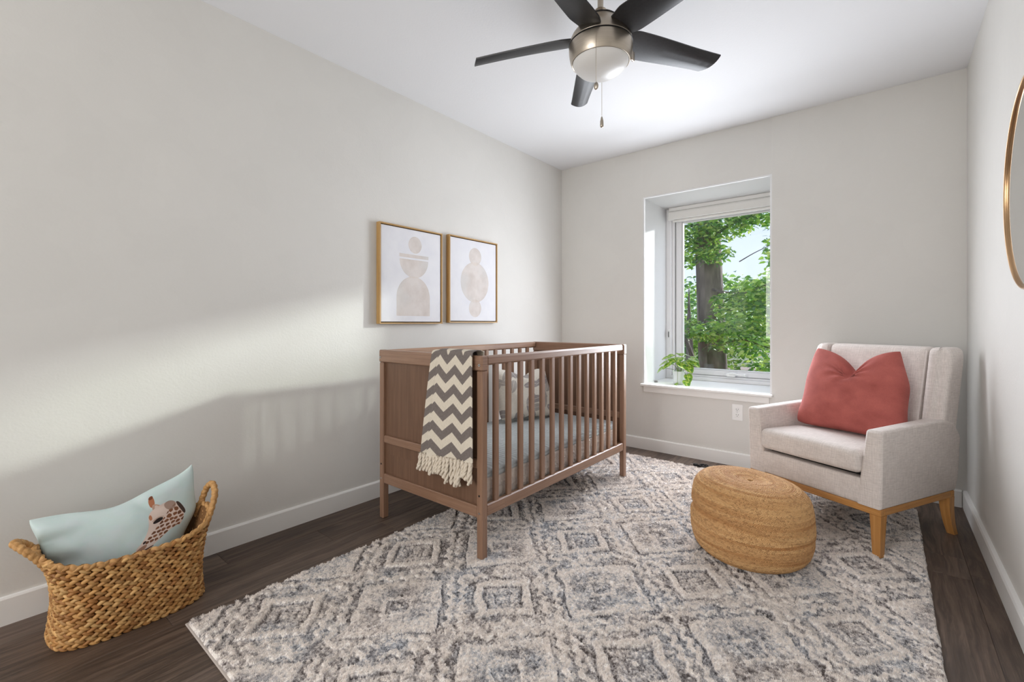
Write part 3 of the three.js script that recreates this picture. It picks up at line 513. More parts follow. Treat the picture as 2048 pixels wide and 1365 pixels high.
{ // rust cushion with its top pressed in
  const velvet = tex(512, 512, (u, v) => { const k = (fbm(u * 9, v * 9, 4, 9) - 0.5) * 34 + (vn(u * 200, v * 200, 200) - 0.5) * 8; return [176 + k, 92 + k * 0.75, 84 + k * 0.7]; });
  const g = cushion(0.485, 0.445, 0.20, 64, {
    edge: (a, b) => { const n = Math.exp(-Math.pow(Math.abs(a - 0.02) / 0.34, 1.3)) * sstep(-0.1, 1, b); const ear = Math.pow(Math.abs(a), 3) * sstep(0.4, 1, b) * 0.02, ear2 = Math.pow(Math.abs(a), 4) * sstep(0.4, 1, -b) * 0.02; return [-(0.10 * a) * sstep(0.1, 1, b) * (a > 0 ? 0.55 : 0.25) + 0.06 * a * sstep(-0.2, -1, b) * 0.25, -0.112 * n + ear * 0.5 + ear2 * 0.5]; },
    thick: (a, b) => 1 - 0.35 * Math.exp(-(((a - 0.02) / 0.14) ** 2)) * sstep(0.2, 1, b) + 0.1 * sstep(0, -1, b),
    wrinkle: (a, b) => { const th = Math.atan2(b - 0.62, a - 0.02), rr = Math.hypot(a - 0.02, b - 0.62); return 0.0075 * Math.sin(th * 11) * Math.exp(-Math.pow(rr / 0.4, 2)) * sstep(0.05, 0.2, rr) + 0.003 * Math.sin(a * 8 + b * 3) * (fbm(a * 3 + 9, b * 3 + 9, 2) - 0.2); },
  });
  const m = single('rust_cushion', g, phy({ map: velvet, bumpMap: weaveBump, bumpScale: 0.0005, roughness: 0.85, sheen: 0.8, sheenRoughness: 0.45, sheenColor: rgb(205, 130, 120) }), 'rust pink velvet throw cushion with dented top on the armchair', 'cushion');
  const o = new THREE.Vector3(0.012, 0.672, -0.352).applyAxisAngle(new THREE.Vector3(0, 1, 0), chairTurn); m.position.set(chairAt[0] + o.x, o.y, chairAt[2] + o.z); m.rotation.set(0, chairTurn + 0.05, 0); m.rotateX(-0.30); m.rotateZ(0.01);
}

// ================================================================ POUF
{
  const p = thing('jute_pouf', 'round braided jute pouf in front of the armchair', 'pouf', [1.853, 0.012, 1.322]);
  // profile from the dimple on top round to the base: [radius, height]
  const prof = new THREE.CatmullRomCurve3([[0.010, 0.313], [0.04, 0.317], [0.09, 0.326], [0.14, 0.325], [0.188, 0.312], [0.218, 0.282], [0.230, 0.24], [0.236, 0.19], [0.239, 0.14], [0.236, 0.085], [0.220, 0.035], [0.19, 0.007]].map((q) => new THREE.Vector3(q[0], q[1], 0)));
  const L = prof.getLength(), pitch = 0.0118, turns = L / pitch; prof.arcLengthDivisions = 600;
  const shape = (rr, y, th) => { // sagging: lower towards one side, one fold round the middle
    const k = y / 0.33, fold = Math.exp(-Math.pow((y - (0.145 - 0.045 * Math.sin(th + 2.4))) / 0.012, 2)) * 0.013 * (0.5 + 0.5 * Math.cos(th - 2.1));
    const r2 = rr * (1 + 0.025 * Math.cos(2 * th + 0.6) * k) - (rr > 0.18 ? fold : 0); return [r2 * Math.cos(th), y - 0.022 * k * k * Math.cos(th + 0.3) * (rr / 0.25), r2 * Math.sin(th)];
  };
  const pos = [], col = [], idx = [], step = 0.0088, rnd = mulberry(15); let along = 0, s = 0, th = 0, base = 0;
  const c0 = lin([221, 178, 124]), c1 = lin([186, 134, 81]), c2 = lin([150, 106, 64]);
  const grain = mergeVertices((() => { const g = new THREE.IcosahedronGeometry(1, 0); g.deleteAttribute('uv'); g.deleteAttribute('normal'); return g; })()), GP = grain.attributes.position, GI = grain.index.array;
  const tan = new THREE.Vector3(), q = new THREE.Vector3();
  while (s < L) {
    prof.getPointAt(s / L, q); prof.getTangentAt(s / L, tan); const rr = Math.max(0.012, q.x), lx = -tan.y, ly = tan.x; // outward in the profile plane
    const tone = mix3(c0, c1, clamp((fbm(along * 3, s * 40, 3) - 0.25) * 1.8));
    for (const side of [1, -1]) { // two strands of the plait, slanting towards each other
      const len = 0.0082 * (0.9 + 0.3 * rnd()), wd = pitch * 0.31 * (0.85 + 0.3 * rnd()), up = pitch * 0.36 * (0.85 + 0.35 * rnd()), sl = side * (0.5 + 0.25 * (rnd() - 0.5)), sh = (side > 0 ? 0 : 0.5) * step + (rnd() - 0.5) * 0.002, c = mix3(tone, c2, clamp(rnd() - 0.55) * 1.1);
      for (let v = 0; v < GP.count; v++) {
        const x = GP.getX(v) * len, y = GP.getY(v) * wd, z = GP.getZ(v) * up, a = x * Math.cos(sl) - y * Math.sin(sl) + sh, p = x * Math.sin(sl) + y * Math.cos(sl) + side * pitch * 0.24;
        const w = shape(Math.max(0.001, rr + tan.x * p + lx * z), q.y + tan.y * p + ly * z, th + a / rr); pos.push(w[0], Math.max(0.0005, w[1]), w[2]); col.push(...c);
      }
      for (const i of GI) idx.push(base + i); base += GP.count;
    }
    const dth = step / rr; th += dth; along += step; s += pitch * dth / (Math.PI * 2);
  }
  const g = new THREE.BufferGeometry(); g.setAttribute('position', new THREE.Float32BufferAttribute(pos, 3)); g.setAttribute('color', new THREE.Float32BufferAttribute(col, 3)); g.setIndex(idx); g.computeVertexNormals();
  part('braided_coil', g, std({ vertexColors: true, roughness: 0.7 }), p);
  const cp = []; for (let i = 0; i <= 40; i++) { const v = prof.getPointAt(i / 40); cp.push([Math.max(0.0001, v.x - 0.004), v.y - 0.003]); } cp.push([0.0001, 0.006]); cp.unshift([0.0001, 0.309]); const core = lathe(cp.reverse(), 96), P = core.attributes.position;
  for (let i = 0; i < P.count; i++) { const x = P.getX(i), z = P.getZ(i), w = shape(Math.hypot(x, z), P.getY(i), Math.atan2(z, x)); P.setXYZ(i, w[0] * 0.995, w[1] - 0.001, w[2] * 0.995); } core.computeVertexNormals();
  part('lining', core, std({ color: rgb(112, 76, 42), roughness: 1 }), p);
}

// ================================================================ BASKET
{
  const b = thing('woven_basket', 'braided water hyacinth basket with two loop handles on the floor', 'basket', [0.232, 0, 3.155]);
  const rx0 = 0.138, rz0 = 0.205;
  const tones = [[196, 148, 88], [176, 126, 68], [208, 164, 104], [158, 108, 56], [186, 140, 84]].map(lin);
  // outline of the basket at height k (0..1) and angle t
  const out = (t, k, grow = 0) => {
    const n = 3.2, c = Math.cos(t), s = Math.sin(t), m = Math.pow(Math.pow(Math.abs(c), n) + Math.pow(Math.abs(s), n), -1 / n);
    const belly = 1 + 0.05 * Math.sin(Math.min(1, k * 1.6) * Math.PI) - 0.0 * k, flare = 1 + 0.16 * Math.pow(k, 2.2) * Math.pow(Math.abs(s), 3) - 0.10 * Math.sin(k * Math.PI) * Math.pow(Math.abs(s), 4);
    const y = k * (0.252 + 0.055 * Math.pow(Math.abs(s), 4)); return [c * m * rx0 * belly * (1 + 0.10 * k) + c * grow, y, s * m * rz0 * flare + s * grow];
  };
  const blob = new THREE.IcosahedronGeometry(1, 1); blob.deleteAttribute('uv'); const bw = mergeVertices(blob); const BP = bw.attributes.position, BI = bw.index ? bw.index.array : [...Array(BP.count).keys()];
  const strand = std({ vertexColors: true, roughness: 0.62 }), r = mulberry(8);
  const rows = 13;
  for (let i = 0; i < rows; i++) {
    const pos = [], col = [], idx = [], k = (i + 0.5) / rows, N = 52; let base = 0;
    for (let j = 0; j < N; j++) for (const up of [1, -1]) {
      const t = (j + (i * 7.31 % 1) + (up > 0 ? 0 : 0.5)) / N * Math.PI * 2, o = out(t, k + up * 0.23 / rows), o1 = out(t + 0.02, k + up * 0.23 / rows), d = new THREE.Vector3(o1[0] - o[0], 0, o1[2] - o[2]).normalize(), nrm = new THREE.Vector3(d.z, 0, -d.x);
      if (nrm.x * o[0] + nrm.z * o[2] < 0) nrm.negate();
      const len = 0.0180 * (0.9 + 0.25 * r()), th = 0.0078 * (0.9 + 0.3 * r()), hi = 0.0068 * (0.9 + 0.25 * r()), slope = -up * (0.50 + 0.2 * (r() - 0.5));
      const ax = d.clone().multiplyScalar(Math.cos(slope)).add(new THREE.Vector3(0, Math.sin(slope), 0)), ay = d.clone().multiplyScalar(-Math.sin(slope)).add(new THREE.Vector3(0, Math.cos(slope), 0)), tone = tones[Math.floor(r() * 5)], jit = 0.8 + 0.35 * r();
      for (let v = 0; v < BP.count; v++) { const x = BP.getX(v), y = BP.getY(v), z = BP.getZ(v), bend = 0.003 * (1 - x * x); const q = [0, 1, 2].map((e) => { const A = ax.getComponent(e), Y = ay.getComponent(e), Z = nrm.getComponent(e); return o[e] + A * x * len + Y * y * hi + Z * (z * th + bend); }); pos.push(q[0], Math.max(0.0008, q[1]), q[2]); col.push(tone[0] * jit, tone[1] * jit, tone[2] * jit); }
      for (const q of BI) idx.push(base + q); base += BP.count;
    }
    const g = new THREE.BufferGeometry(); g.setAttribute('position', new THREE.Float32BufferAttribute(pos, 3)); g.setAttribute('color', new THREE.Float32BufferAttribute(col, 3)); g.setIndex(idx); g.computeVertexNormals(); part('braid_row', g, strand, b);
  }
  // lining wall and bottom so that the weave closes
  const lp = [], li = []; const n = 72, m = 12; for (let j = 0; j <= m; j++) for (let i = 0; i < n; i++) { const o = out(i / n * Math.PI * 2, 0.02 + 0.95 * j / m, -0.006); lp.push(o[0], o[1] + 0.001, o[2]); }
  for (let j = 0; j < m; j++) for (let i = 0; i < n; i++) { const a = j * n + i, c = j * n + (i + 1) % n; li.push(a, a + n, c, c, a + n, c + n); } lp.push(0, 0.006, 0); const ce = (m + 1) * n; for (let i = 0; i < n; i++) li.push(ce, i, (i + 1) % n);
  const lg = new THREE.BufferGeometry(); lg.setAttribute('position', new THREE.Float32BufferAttribute(lp, 3)); lg.setIndex(li); lg.computeVertexNormals(); part('inner_wall', lg, std({ color: rgb(120, 82, 44), roughness: 0.9, side: THREE.DoubleSide }), b);
  const ropeTex = tex(256, 64, (u, v) => { const w = fbm(u * 14, v * 5, 3), k = (fbm(u * 40, v * 8, 2) - 0.5) * 40; const c = mix3([168, 120, 68], [208, 164, 106], w); return [c[0] + k, c[1] + k, c[2] + k]; }, { sx: 0.5, sy: 1 });
  const rope = std({ map: ropeTex, roughness: 0.7 });
  const wrapped = (pts, rad) => { const g = tube(pts, rad, 90, 12), P = g.attributes.position, N = g.attributes.normal; for (let i = 0; i < P.count; i++) { const ring = Math.floor(i / 13), a = i % 13 / 12 * Math.PI * 2, k = 0.0026 * Math.abs(Math.sin(ring * 0.55 + a * 0.5)); P.setXYZ(i, P.getX(i) + N.getX(i) * k, P.getY(i) + N.getY(i) * k, P.getZ(i) + N.getZ(i) * k); } g.computeVertexNormals(); return g; };
  part('handle', wrapped([[0.065, 0.255, -0.215], [0.066, 0.31, -0.232], [0.055, 0.358, -0.246], [0.01, 0.385, -0.252], [-0.035, 0.36, -0.246], [-0.048, 0.31, -0.232], [-0.047, 0.25, -0.215]], 0.0095), rope, b);
  part('handle', wrapped([[0.055, 0.255, 0.215], [0.055, 0.295, 0.238], [0.045, 0.325, 0.262], [0.01, 0.345, 0.283], [-0.03, 0.325, 0.262], [-0.045, 0.295, 0.238], [-0.045, 0.25, 0.215]], 0.0095), rope, b);
  const rim = []; for (let i = 0; i < 40; i++) { const o = out(i / 40 * Math.PI * 2, 0.99); rim.push(o); } part('rim', (() => { const g = tube(rim, 0.0085, 220, 8, true); const P = g.attributes.position, N = g.attributes.normal; for (let i = 0; i < P.count; i++) { const k = 0.003 * Math.sin(Math.floor(i / 9) * 1.15 + (i % 9) * 0.7); P.setXYZ(i, P.getX(i) + N.getX(i) * k, P.getY(i) + N.getY(i) * k, P.getZ(i) + N.getZ(i) * k); } g.computeVertexNormals(); return g; })(), rope, b);
}
{ // mint pillow with a printed giraffe head
  const cv = document.createElement('canvas'); cv.width = 1024; cv.height = 760; const x = cv.getContext('2d');
  x.fillStyle = 'rgb(203,219,216)'; x.fillRect(0, 0, 1024, 760); const r = mulberry(4);
  for (let i = 0; i < 260; i++) { x.fillStyle = `rgba(${r() < 0.5 ? '190,212,212' : '214,224,220'},0.10)`; x.beginPath(); x.ellipse(r() * 1024, r() * 760, 30 + r() * 90, 20 + r() * 50, r() * 3, 0, 7); x.fill(); }
  const nose = (q) => q[1] > 260 ? [q[0] - (q[1] - 260) * 0.10, 260 + (q[1] - 260) * 0.64] : q;
  const poly = (p0, f) => { const p = p0.map(nose); x.fillStyle = f; x.beginPath(); const n = p.length, md = (i) => [(p[i % n][0] + p[(i + 1) % n][0]) / 2, (p[i % n][1] + p[(i + 1) % n][1]) / 2]; x.moveTo(...md(0)); for (let i = 1; i <= n; i++) x.quadraticCurveTo(p[i % n][0], p[i % n][1], ...md(i)); x.closePath(); x.fill(); };
  const ear = (f, p) => poly(p, f);
  x.save(); x.translate(545, 52);
  ear('rgb(176,112,78)', [[108, 60], [118, 20], [140, 12], [152, 42], [150, 110], [118, 130]]); ear('rgb(120,66,40)', [[112, 30], [124, 8], [146, 8], [150, 34], [130, 44]]); // horn
  ear('rgb(196,160,138)', [[132, 84], [196, 140], [210, 176], [150, 200], [122, 150]]); ear('rgb(226,206,192)', [[146, 104], [180, 142], [170, 178], [140, 160]]); // ear
  poly([[96, 168], [140, 140], [230, 120], [300, 150], [360, 230], [372, 420], [330, 400], [270, 430], [196, 500], [130, 560], [40, 590], [-6, 560], [2, 520], [40, 480], [72, 400], [84, 300], [80, 220]], 'rgb(226,206,194)'); // head and neck
  const spots = []; for (let j = 0; j < 8; j++) for (let i = 0; i < 8; i++) spots.push([60 + i * 43 + (j % 2) * 21 + (r() - 0.5) * 9, 165 + j * 46 + (r() - 0.5) * 9]);
  x.save(); x.beginPath(); [[150, 330], [230, 210], [300, 160], [362, 250], [372, 420], [330, 400], [262, 432], [190, 500], [110, 545], [64, 520], [90, 440]].map(nose).forEach((q, i) => i ? x.lineTo(...q) : x.moveTo(...q)); x.closePath(); x.clip();
  for (const [sx, sy] of spots) { const n = 7, p = [], sq = 0.7 + 0.5 * r(); for (let k = 0; k < n; k++) { const a = k / n * 6.283 + r() * 0.4, d = (17 + r() * 6) * (k % 2 ? sq : 1); p.push([sx + Math.cos(a) * d, sy + Math.sin(a) * d]); } poly(p, r() < 0.5 ? 'rgb(112,70,46)' : 'rgb(134,86,58)'); }
  x.restore();
  poly([[210, 130], [260, 118], [304, 152], [296, 196], [250, 210], [214, 180]], 'rgba(150,120,106,0.75)'); poly([[296, 148], [330, 160], [372, 260], [366, 300], [330, 240]], 'rgb(70,52,44)');
  poly([[108, 262], [150, 236], [190, 246], [176, 276], [136, 290], [112, 286]], 'rgb(40,28,24)'); poly([[102, 250], [150, 226], [196, 236], [190, 246], [150, 236], [108, 262]], 'rgb(196,168,152)');
  poly([[-8, 566], [20, 530], [70, 500], [96, 520], [60, 572], [10, 592]], 'rgb(170,128,106)'); poly([[52, 470], [70, 456], [82, 470], [66, 496], [52, 490]], 'rgb(52,34,28)'); poly([[-8, 574], [60, 566], [150, 540], [150, 556], [50, 590], [0, 596]], 'rgb(86,54,42)');
  poly([[84, 200], [104, 180], [112, 230], [92, 244]], 'rgb(190,126,92)'); x.restore();
  const t = new THREE.CanvasTexture(cv); t.colorSpace = THREE.SRGBColorSpace; t.flipY = true;
  const g = cushion(0.455, 0.325, 0.13, 56, { edge: (a, b) => [-0.075 * a * sstep(0.25, -0.6, b) + 0.012 * Math.sign(a) * Math.pow(Math.abs(a), 5) * sstep(0.5, 1, b), -0.030 * Math.exp(-(((a + 0.1) / 0.45) ** 2)) * sstep(0.1, 1, b) + 0.020 * Math.pow(Math.abs(a), 5) * sstep(0.5, 1, b) * (a > 0 ? 1.9 : 0.5)], wrinkle: (a, b) => 0.008 * Math.sin(b * 13 + a * 2) * sstep(-0.4, -0.95, a) + 0.005 * Math.sin(a * 5 + b * 2) + 0.010 * (fbm(a * 2.2 + 5, b * 2.2 + 8, 3) - 0.5) - 0.010 * Math.exp(-(((a - 0.12 - 0.3 * (1 - b)) / 0.07) ** 2)) * sstep(0.1, 0.9, b) });
  const m = single('giraffe_pillow', g, std({ map: t, roughness: 0.9, bumpMap: weaveBump, bumpScale: 0.0003 }), 'pale mint pillow with printed giraffe head inside the woven basket', 'pillow');
  m.position.set(0.200, 0.246, 3.155); m.rotation.set(0, Math.PI / 2, 0); m.rotateX(-0.30); m.rotateZ(0.095);
}

// ================================================================ CEILING FAN
{
  const brushed = tex(512, 128, (u, v) => { const k = (vn(u * 6, v * 128, 128) - 0.5) * 18; return [190 + k, 180 + k, 166 + k]; }); brushed.repeat.set(1, 3);
  const nickel = std({ map: brushed, metalness: 1, roughness: 0.34 }), bladeMat = std({ map: tex(256, 256, (u, v) => { const k = fbm(u * 60, v * 60, 3, 60) * 14; return [30 + k, 30 + k, 32 + k]; }), roughness: 0.42 });
  const frosted = phy({ color: rgb(232, 231, 228), roughness: 0.35, clearcoat: 0.3, clearcoatRoughness: 0.3 });
  const f = thing('ceiling_fan', 'brushed nickel ceiling fan with five black blades and frosted light', 'ceiling fan', [1.4, 0, 1.85]);
  part('ceiling_canopy', lathe([[0.001, 2.40], [0.03, 2.398], [0.055, 2.41], [0.062, 2.4398], [0.001, 2.4398]]), nickel, f);
  part('down_rod', new THREE.CylinderGeometry(0.012, 0.012, 0.085, 24).translate(0, 2.3625, 0), nickel, f);
  part('rod_coupler', lathe([[0.001, 2.297], [0.036, 2.297], [0.032, 2.312], [0.025, 2.326], [0.012, 2.332]]), nickel, f);
  part('motor_housing', lathe([[0.001, 2.298], [0.05, 2.297], [0.064, 2.291], [0.073, 2.279], [0.083, 2.262], [0.101, 2.242], [0.118, 2.219], [0.127, 2.199], [0.1295, 2.1875], [0.1296, 2.186], [0.1288, 2.1846], [0.127, 2.184], [0.001, 2.184]].reverse(), 96), nickel, f);
  part('housing_band', lathe([[0.0712, 2.2825], [0.0745, 2.2815], [0.0765, 2.2775], [0.0735, 2.2765]], 96), M.black, f, 'thin black ring round the upper housing');
  part('housing_gap', lathe([[0.126, 2.184], [0.1308, 2.1832], [0.1308, 2.1805], [0.126, 2.18]], 96), M.black, f, 'thin black ring between housing and light kit');
  part('light_kit', lathe([[0.001, 2.179], [0.127, 2.179], [0.1288, 2.1788], [0.1296, 2.178], [0.1300, 2.1765], [0.1305, 2.165], [0.129, 2.145], [0.125, 2.123], [0.1195, 2.108], [0.117, 2.107], [0.117, 2.112], [0.001, 2.116]], 96), nickel, f);
  part('globe', lathe([[0.001, 2.050], [0.03, 2.052], [0.062, 2.060], [0.09, 2.075], [0.108, 2.094], [0.116, 2.111]].map((q) => q), 96), frosted, f, 'frosted white glass bowl, unlit');
  const toggle = part('reverse_switch', softBox(0.012, 0.04, 0.03, 0.005, [6, 8, 8]), nickel, f); toggle.position.set(0.105, 2.135, -0.078);
  // blade: along +x, pitched, gently cupped
  const nx = 36, nz = 12, bp = [], bu = [], bi = [];
  for (const s of [1, -1]) for (let i = 0; i <= nx; i++) for (let j = 0; j <= nz; j++) {
    const u = i / nx, v = j / nz * 2 - 1, r = lerp(0.085, 0.565, u), half = lerp(0.050, 0.066, sstep(0, 0.16, u)) - 0.017 * sstep(0.1, 1, u), cut = 0.022 * v * sstep(0.7, 1, u) - 0.006 * v * v * sstep(0.9, 1, u);
    const z = v * half, x = r + cut, y = 0.010 * (v * v - 0.4) * (0.4 + u) - 0.010 * u * u; bp.push(x, y + s * 0.0028, z); bu.push(u, (v + 1) / 2);
  }
  const BM = (nx + 1) * (nz + 1); for (let i = 0; i < nx; i++) for (let j = 0; j < nz; j++) { const a = i * (nz + 1) + j; bi.push(a, a + 1, a + nz + 2, a, a + nz + 2, a + nz + 1, a + BM, a + BM + nz + 2, a + BM + 1, a + BM, a + BM + nz + 1, a + BM + nz + 2); }
  const ed = (a, b) => bi.push(a, b, a + BM, b, b + BM, a + BM); for (let i = 0; i < nx; i++) { ed((i + 1) * (nz + 1), i * (nz + 1)); ed(i * (nz + 1) + nz, (i + 1) * (nz + 1) + nz); } for (let j = 0; j < nz; j++) { ed(j, j + 1); ed(nx * (nz + 1) + j + 1, nx * (nz + 1) + j); }
  let bg = new THREE.BufferGeometry(); bg.setAttribute('position', new THREE.Float32BufferAttribute(bp, 3)); bg.setAttribute('uv', new THREE.Float32BufferAttribute(bu, 2)); bg.setIndex(bi); bg = toCreasedNormals(bg, 0.7);
  bg.rotateX(-0.31);
  for (let k = 0; k < 5; k++) {
    const a = 2.757 + k * Math.PI * 2 / 5, bl = part('blade', bg, bladeMat, f); bl.position.set(0, 2.212, 0); bl.rotation.y = -a;
  }
  // pull chains
  const chain = (x, z, y0, y1, fob) => {
    const n = Math.floor((y0 - y1) / 0.0046), bead = new THREE.IcosahedronGeometry(0.0017, 1), gs = []; for (let i = 0; i < n; i++) gs.push(bead.clone().translate(x, y0 - i * 0.0046, z));
    const c = part('pull_chain', mergeGeometries(gs), nickel, f); part('fob', fob === 0 ? lathe([[0.001, -0.05], [0.006, -0.049], [0.008, -0.042], [0.0075, -0.022], [0.004, -0.006], [0.001, 0]], 16).translate(x, y1, z) : new THREE.SphereGeometry(0.013, 16, 12).scale(0.75, 1.15, 0.5).translate(x, y1 - 0.012, z), nickel, c); return c;
  };
  chain(0.052, 0.131, 2.150, 1.955, 1); chain(-0.057, -0.118, 2.148, 1.945, 0);
}

// ================================================================ MIRROR
{
  const m = thing('round_mirror', 'round mirror with thin brass rim on the side wall', 'mirror', [W - 0.001, 1.462, 1.470], -Math.PI / 2);
  const R = 0.330;
  part('rim', new THREE.TorusGeometry(R, 0.004, 12, 128).scale(1, 1, 1.9).translate(0, 0, 0.0105), std({ color: rgb(196, 160, 122), metalness: 1, roughness: 0.28 }), m, 'thin brass rim');
  part('mirror_glass', new THREE.CylinderGeometry(R - 0.001, R - 0.001, 0.006, 128).rotateX(Math.PI / 2).translate(0, 0, 0.007), std({ color: rgb(222, 224, 224), metalness: 1, roughness: 0.015 }), m);
  part('backing', new THREE.CylinderGeometry(R - 0.02, R - 0.02, 0.0035, 64).rotateX(Math.PI / 2).translate(0, 0, 0.002), M.dark, m);
}

// ================================================================ PLANT ON THE SILL
{
  const p = thing('potted_pothos', 'small variegated pothos plant in a white pot on the sill', 'plant', [1.03, WY0, -0.14]);
  part('pot', lathe([[0.001, 0.001], [0.036, 0.001], [0.040, 0.004], [0.047, 0.095], [0.0475, 0.104], [0.044, 0.105], [0.042, 0.094], [0.001, 0.092]], 48), phy({ color: rgb(232, 236, 242), roughness: 0.25, clearcoat: 0.5 }), p);
  part('soil', new THREE.CylinderGeometry(0.0415, 0.0415, 0.004, 32).translate(0, 0.092, 0), std({ color: rgb(52, 38, 28), roughness: 1 }), p);
  const leafTex = tex(256, 256, (u, v) => { const n = fbm(u * 5, v * 5, 4), e = Math.abs(v - 0.5) * 2; let c = mix3([92, 150, 40], [186, 214, 66], clamp((n - 0.42) * 4)); if (n > 0.66 || e > 0.90 + (n - 0.5) * 0.6) c = mix3(c, [226, 232, 150], 0.6); if (Math.abs(v - 0.5) < 0.012) c = [170, 196, 84]; return c; });
  const lm = phy({ map: leafTex, roughness: 0.5, transmission: 0.45, thickness: 0, side: THREE.DoubleSide });
  // heart-shaped blade along +x with a folded rib
  const lv = []; const nu = 12, nv = 8, pos = [], uv = [], idx = [];
  for (let i = 0; i <= nu; i++) for (let j = 0; j <= nv; j++) { const u = i / nu, v = j / nv * 2 - 1, w = 0.46 * Math.pow(Math.sin(Math.PI * Math.pow(clamp(u * 0.97 + 0.03), 0.62)), 0.7), lobe = -0.10 * Math.abs(v) * (1 - u) * (u < 0.4 ? 1 : 0.2); pos.push(u * 0.9 + lobe, 0.10 * Math.abs(v) * w - 0.16 * u * u, v * w); uv.push(u, (v + 1) / 2); }
  for (let i = 0; i < nu; i++) for (let j = 0; j < nv; j++) { const a = i * (nv + 1) + j; idx.push(a, a + 1, a + nv + 2, a, a + nv + 2, a + nv + 1); }
  const lg = new THREE.BufferGeometry(); lg.setAttribute('position', new THREE.Float32BufferAttribute(pos, 3)); lg.setAttribute('uv', new THREE.Float32BufferAttribute(uv, 2)); lg.setIndex(idx); lg.computeVertexNormals();
  const stemMat = std({ color: rgb(112, 140, 58), roughness: 0.6 });
  // [tip of the stem x, y, z, heading, droop, size]
  const L = [[-0.07, 0.215, 0.01, 2.6, 0.1, 0.075], [-0.035, 0.235, 0.02, 2.0, 0.1, 0.07], [-0.085, 0.175, 0.03, 2.9, 0.3, 0.085], [-0.05, 0.165, 0.05, 2.4, 0.45, 0.088], [-0.015, 0.20, 0.04, 1.9, 0.35, 0.085], [0.015, 0.215, 0.03, 1.3, 0.25, 0.08], [0.035, 0.18, 0.05, 1.0, 0.4, 0.088], [0.065, 0.19, 0.03, 0.6, 0.35, 0.088], [0.09, 0.215, 0.0, 0.2, 0.2, 0.085], [0.11, 0.185, 0.02, 0.3, 0.4, 0.082], [0.085, 0.15, 0.05, 0.8, 0.6, 0.08], [-0.12, 0.125, 0.04, 2.8, 0.7, 0.075], [-0.005, 0.245, -0.02, -1.6, 0.1, 0.075], [0.045, 0.235, -0.03, -0.8, 0.15, 0.078], [-0.06, 0.205, -0.03, -2.4, 0.2, 0.078], [0.082, 0.085, 0.045, 0.9, 1.1, 0.072], [0.075, 0.042, 0.06, 1.0, 0.9, 0.068], [0.015, 0.014, 0.075, 2.3, 0.6, 0.05], [0.09, 0.17, -0.04, -0.5, 0.4, 0.072]];
  for (const [x, y, z, hd, dr, sz] of L) {
    const leaf = part('leaf', lg, lm, p); leaf.position.set(x, y, z); leaf.rotation.order = 'YXZ'; leaf.rotation.set((x * 3) % 0.4, -hd, -dr * 0.8 - 0.15); leaf.scale.setScalar(sz);
    part('stem', tube(y > 0.1 ? [[x * 0.1, 0.09, z * 0.1], [x * 0.35, 0.09 + (y - 0.09) * 0.7, z * 0.4], [x, y, z]] : [[x * 0.1, 0.09, z * 0.2], [x * 0.6, 0.125, z * 0.7], [x, y + 0.03, z * 1.0], [x, y, z]], 0.0016, 12, 5), stemMat, p);
  }
}
// ================================================================ SMALL THINGS ON SILL AND FLOOR
{
  const s = thing('sill_clip', 'tiny grey metal clip lying on the window sill', 'clip', [0.845, WY0, -0.13], 0.2);
  part('clip_body', softBox(0.03, 0.012, 0.014, 0.004, [8, 4, 4]), std({ color: rgb(150, 150, 150), metalness: 0.6, roughness: 0.4 }), s).position.y = 0.006; part('clip_lever', tube([[-0.012, 0.012, 0], [0, 0.017, 0], [0.013, 0.012, 0]], 0.0014, 10, 6), M.screw, s);
  const c = thing('cable_loop', 'small black cable coiled on the floor at the rug edge', 'cable', [1.32, 0.004, 0.19]);
  const pts = []; for (let i = 0; i <= 30; i++) { const a = i / 30 * 12; pts.push([Math.cos(a) * (0.035 + 0.004 * Math.sin(i)), 0.002 + 0.012 * (i % 7) / 7, Math.sin(a) * 0.022]); } part('cord', tube(pts, 0.004, 140, 8), M.black, c); part('plug', softBox(0.03, 0.02, 0.02, 0.005, [6, 6, 6]), M.black, c).position.set(-0.055, 0.006, 0.005); part('prong', bar(-0.09, -0.07, 0.005, 0.008, -0.003, 0.003, 0.0005), M.screw, c);
}
{
  const n = thing('blue_fabric_tag', 'dark blue fabric scrap beside the rug on the floor', 'fabric scrap', [2.47, 0, 1.845]);
  part('cloth', shell((u, v) => [(u - 0.5) * 0.03, 0.006 + 0.014 * Math.sin(u * 3.1) * (0.4 + 0.6 * v), (v - 0.5) * 0.045], 10, 10, 0.003), std({ color: rgb(32, 40, 72), roughness: 0.95 }), n);
}

// ================================================================ OUTDOORS
const GY = -1.0;
{
  const gr = tex(256, 256, (u, v) => { const k = fbm(u * 12, v * 12, 4, 12), f = vn(u * 100, v * 100, 100) * 16; const c = mix3([66, 84, 44], [104, 110, 64], k); return [c[0] + f, c[1] + f, c[2] + f]; }, { sx: 4, sy: 4 });
  single('garden_ground', triUV(new THREE.BoxGeometry(60, 0.2, 40).translate(0, GY - 0.1, -21)), std({ map: gr, roughness: 1 }), 'grassy ground outside beneath the tree', 'ground', 'structure');
  single('pavement', triUV(new THREE.BoxGeometry(60, 0.04, 4).translate(0, GY + 0.02, -17)), std({ map: tex(128, 128, (u, v) => { const k = (fbm(u * 20, v * 20, 3, 20) - 0.5) * 30; return [150 + k, 128 + k, 116 + k]; }, { sx: 2, sy: 2 }), roughness: 1 }), 'pale pinkish pavement seen far below the window', 'pavement', 'structure');
}
const barkTex = tex(256, 512, (u, v) => { const f = fbm(u * 22, v * 5 + fbm(u * 6, v * 6, 2, 256) * 2, 4, 256), k = vn(u * 60, v * 20); return mix3([84, 72, 66], [152, 138, 128], clamp((f - 0.3) * 2) * 0.8 + k * 0.2); }, {});
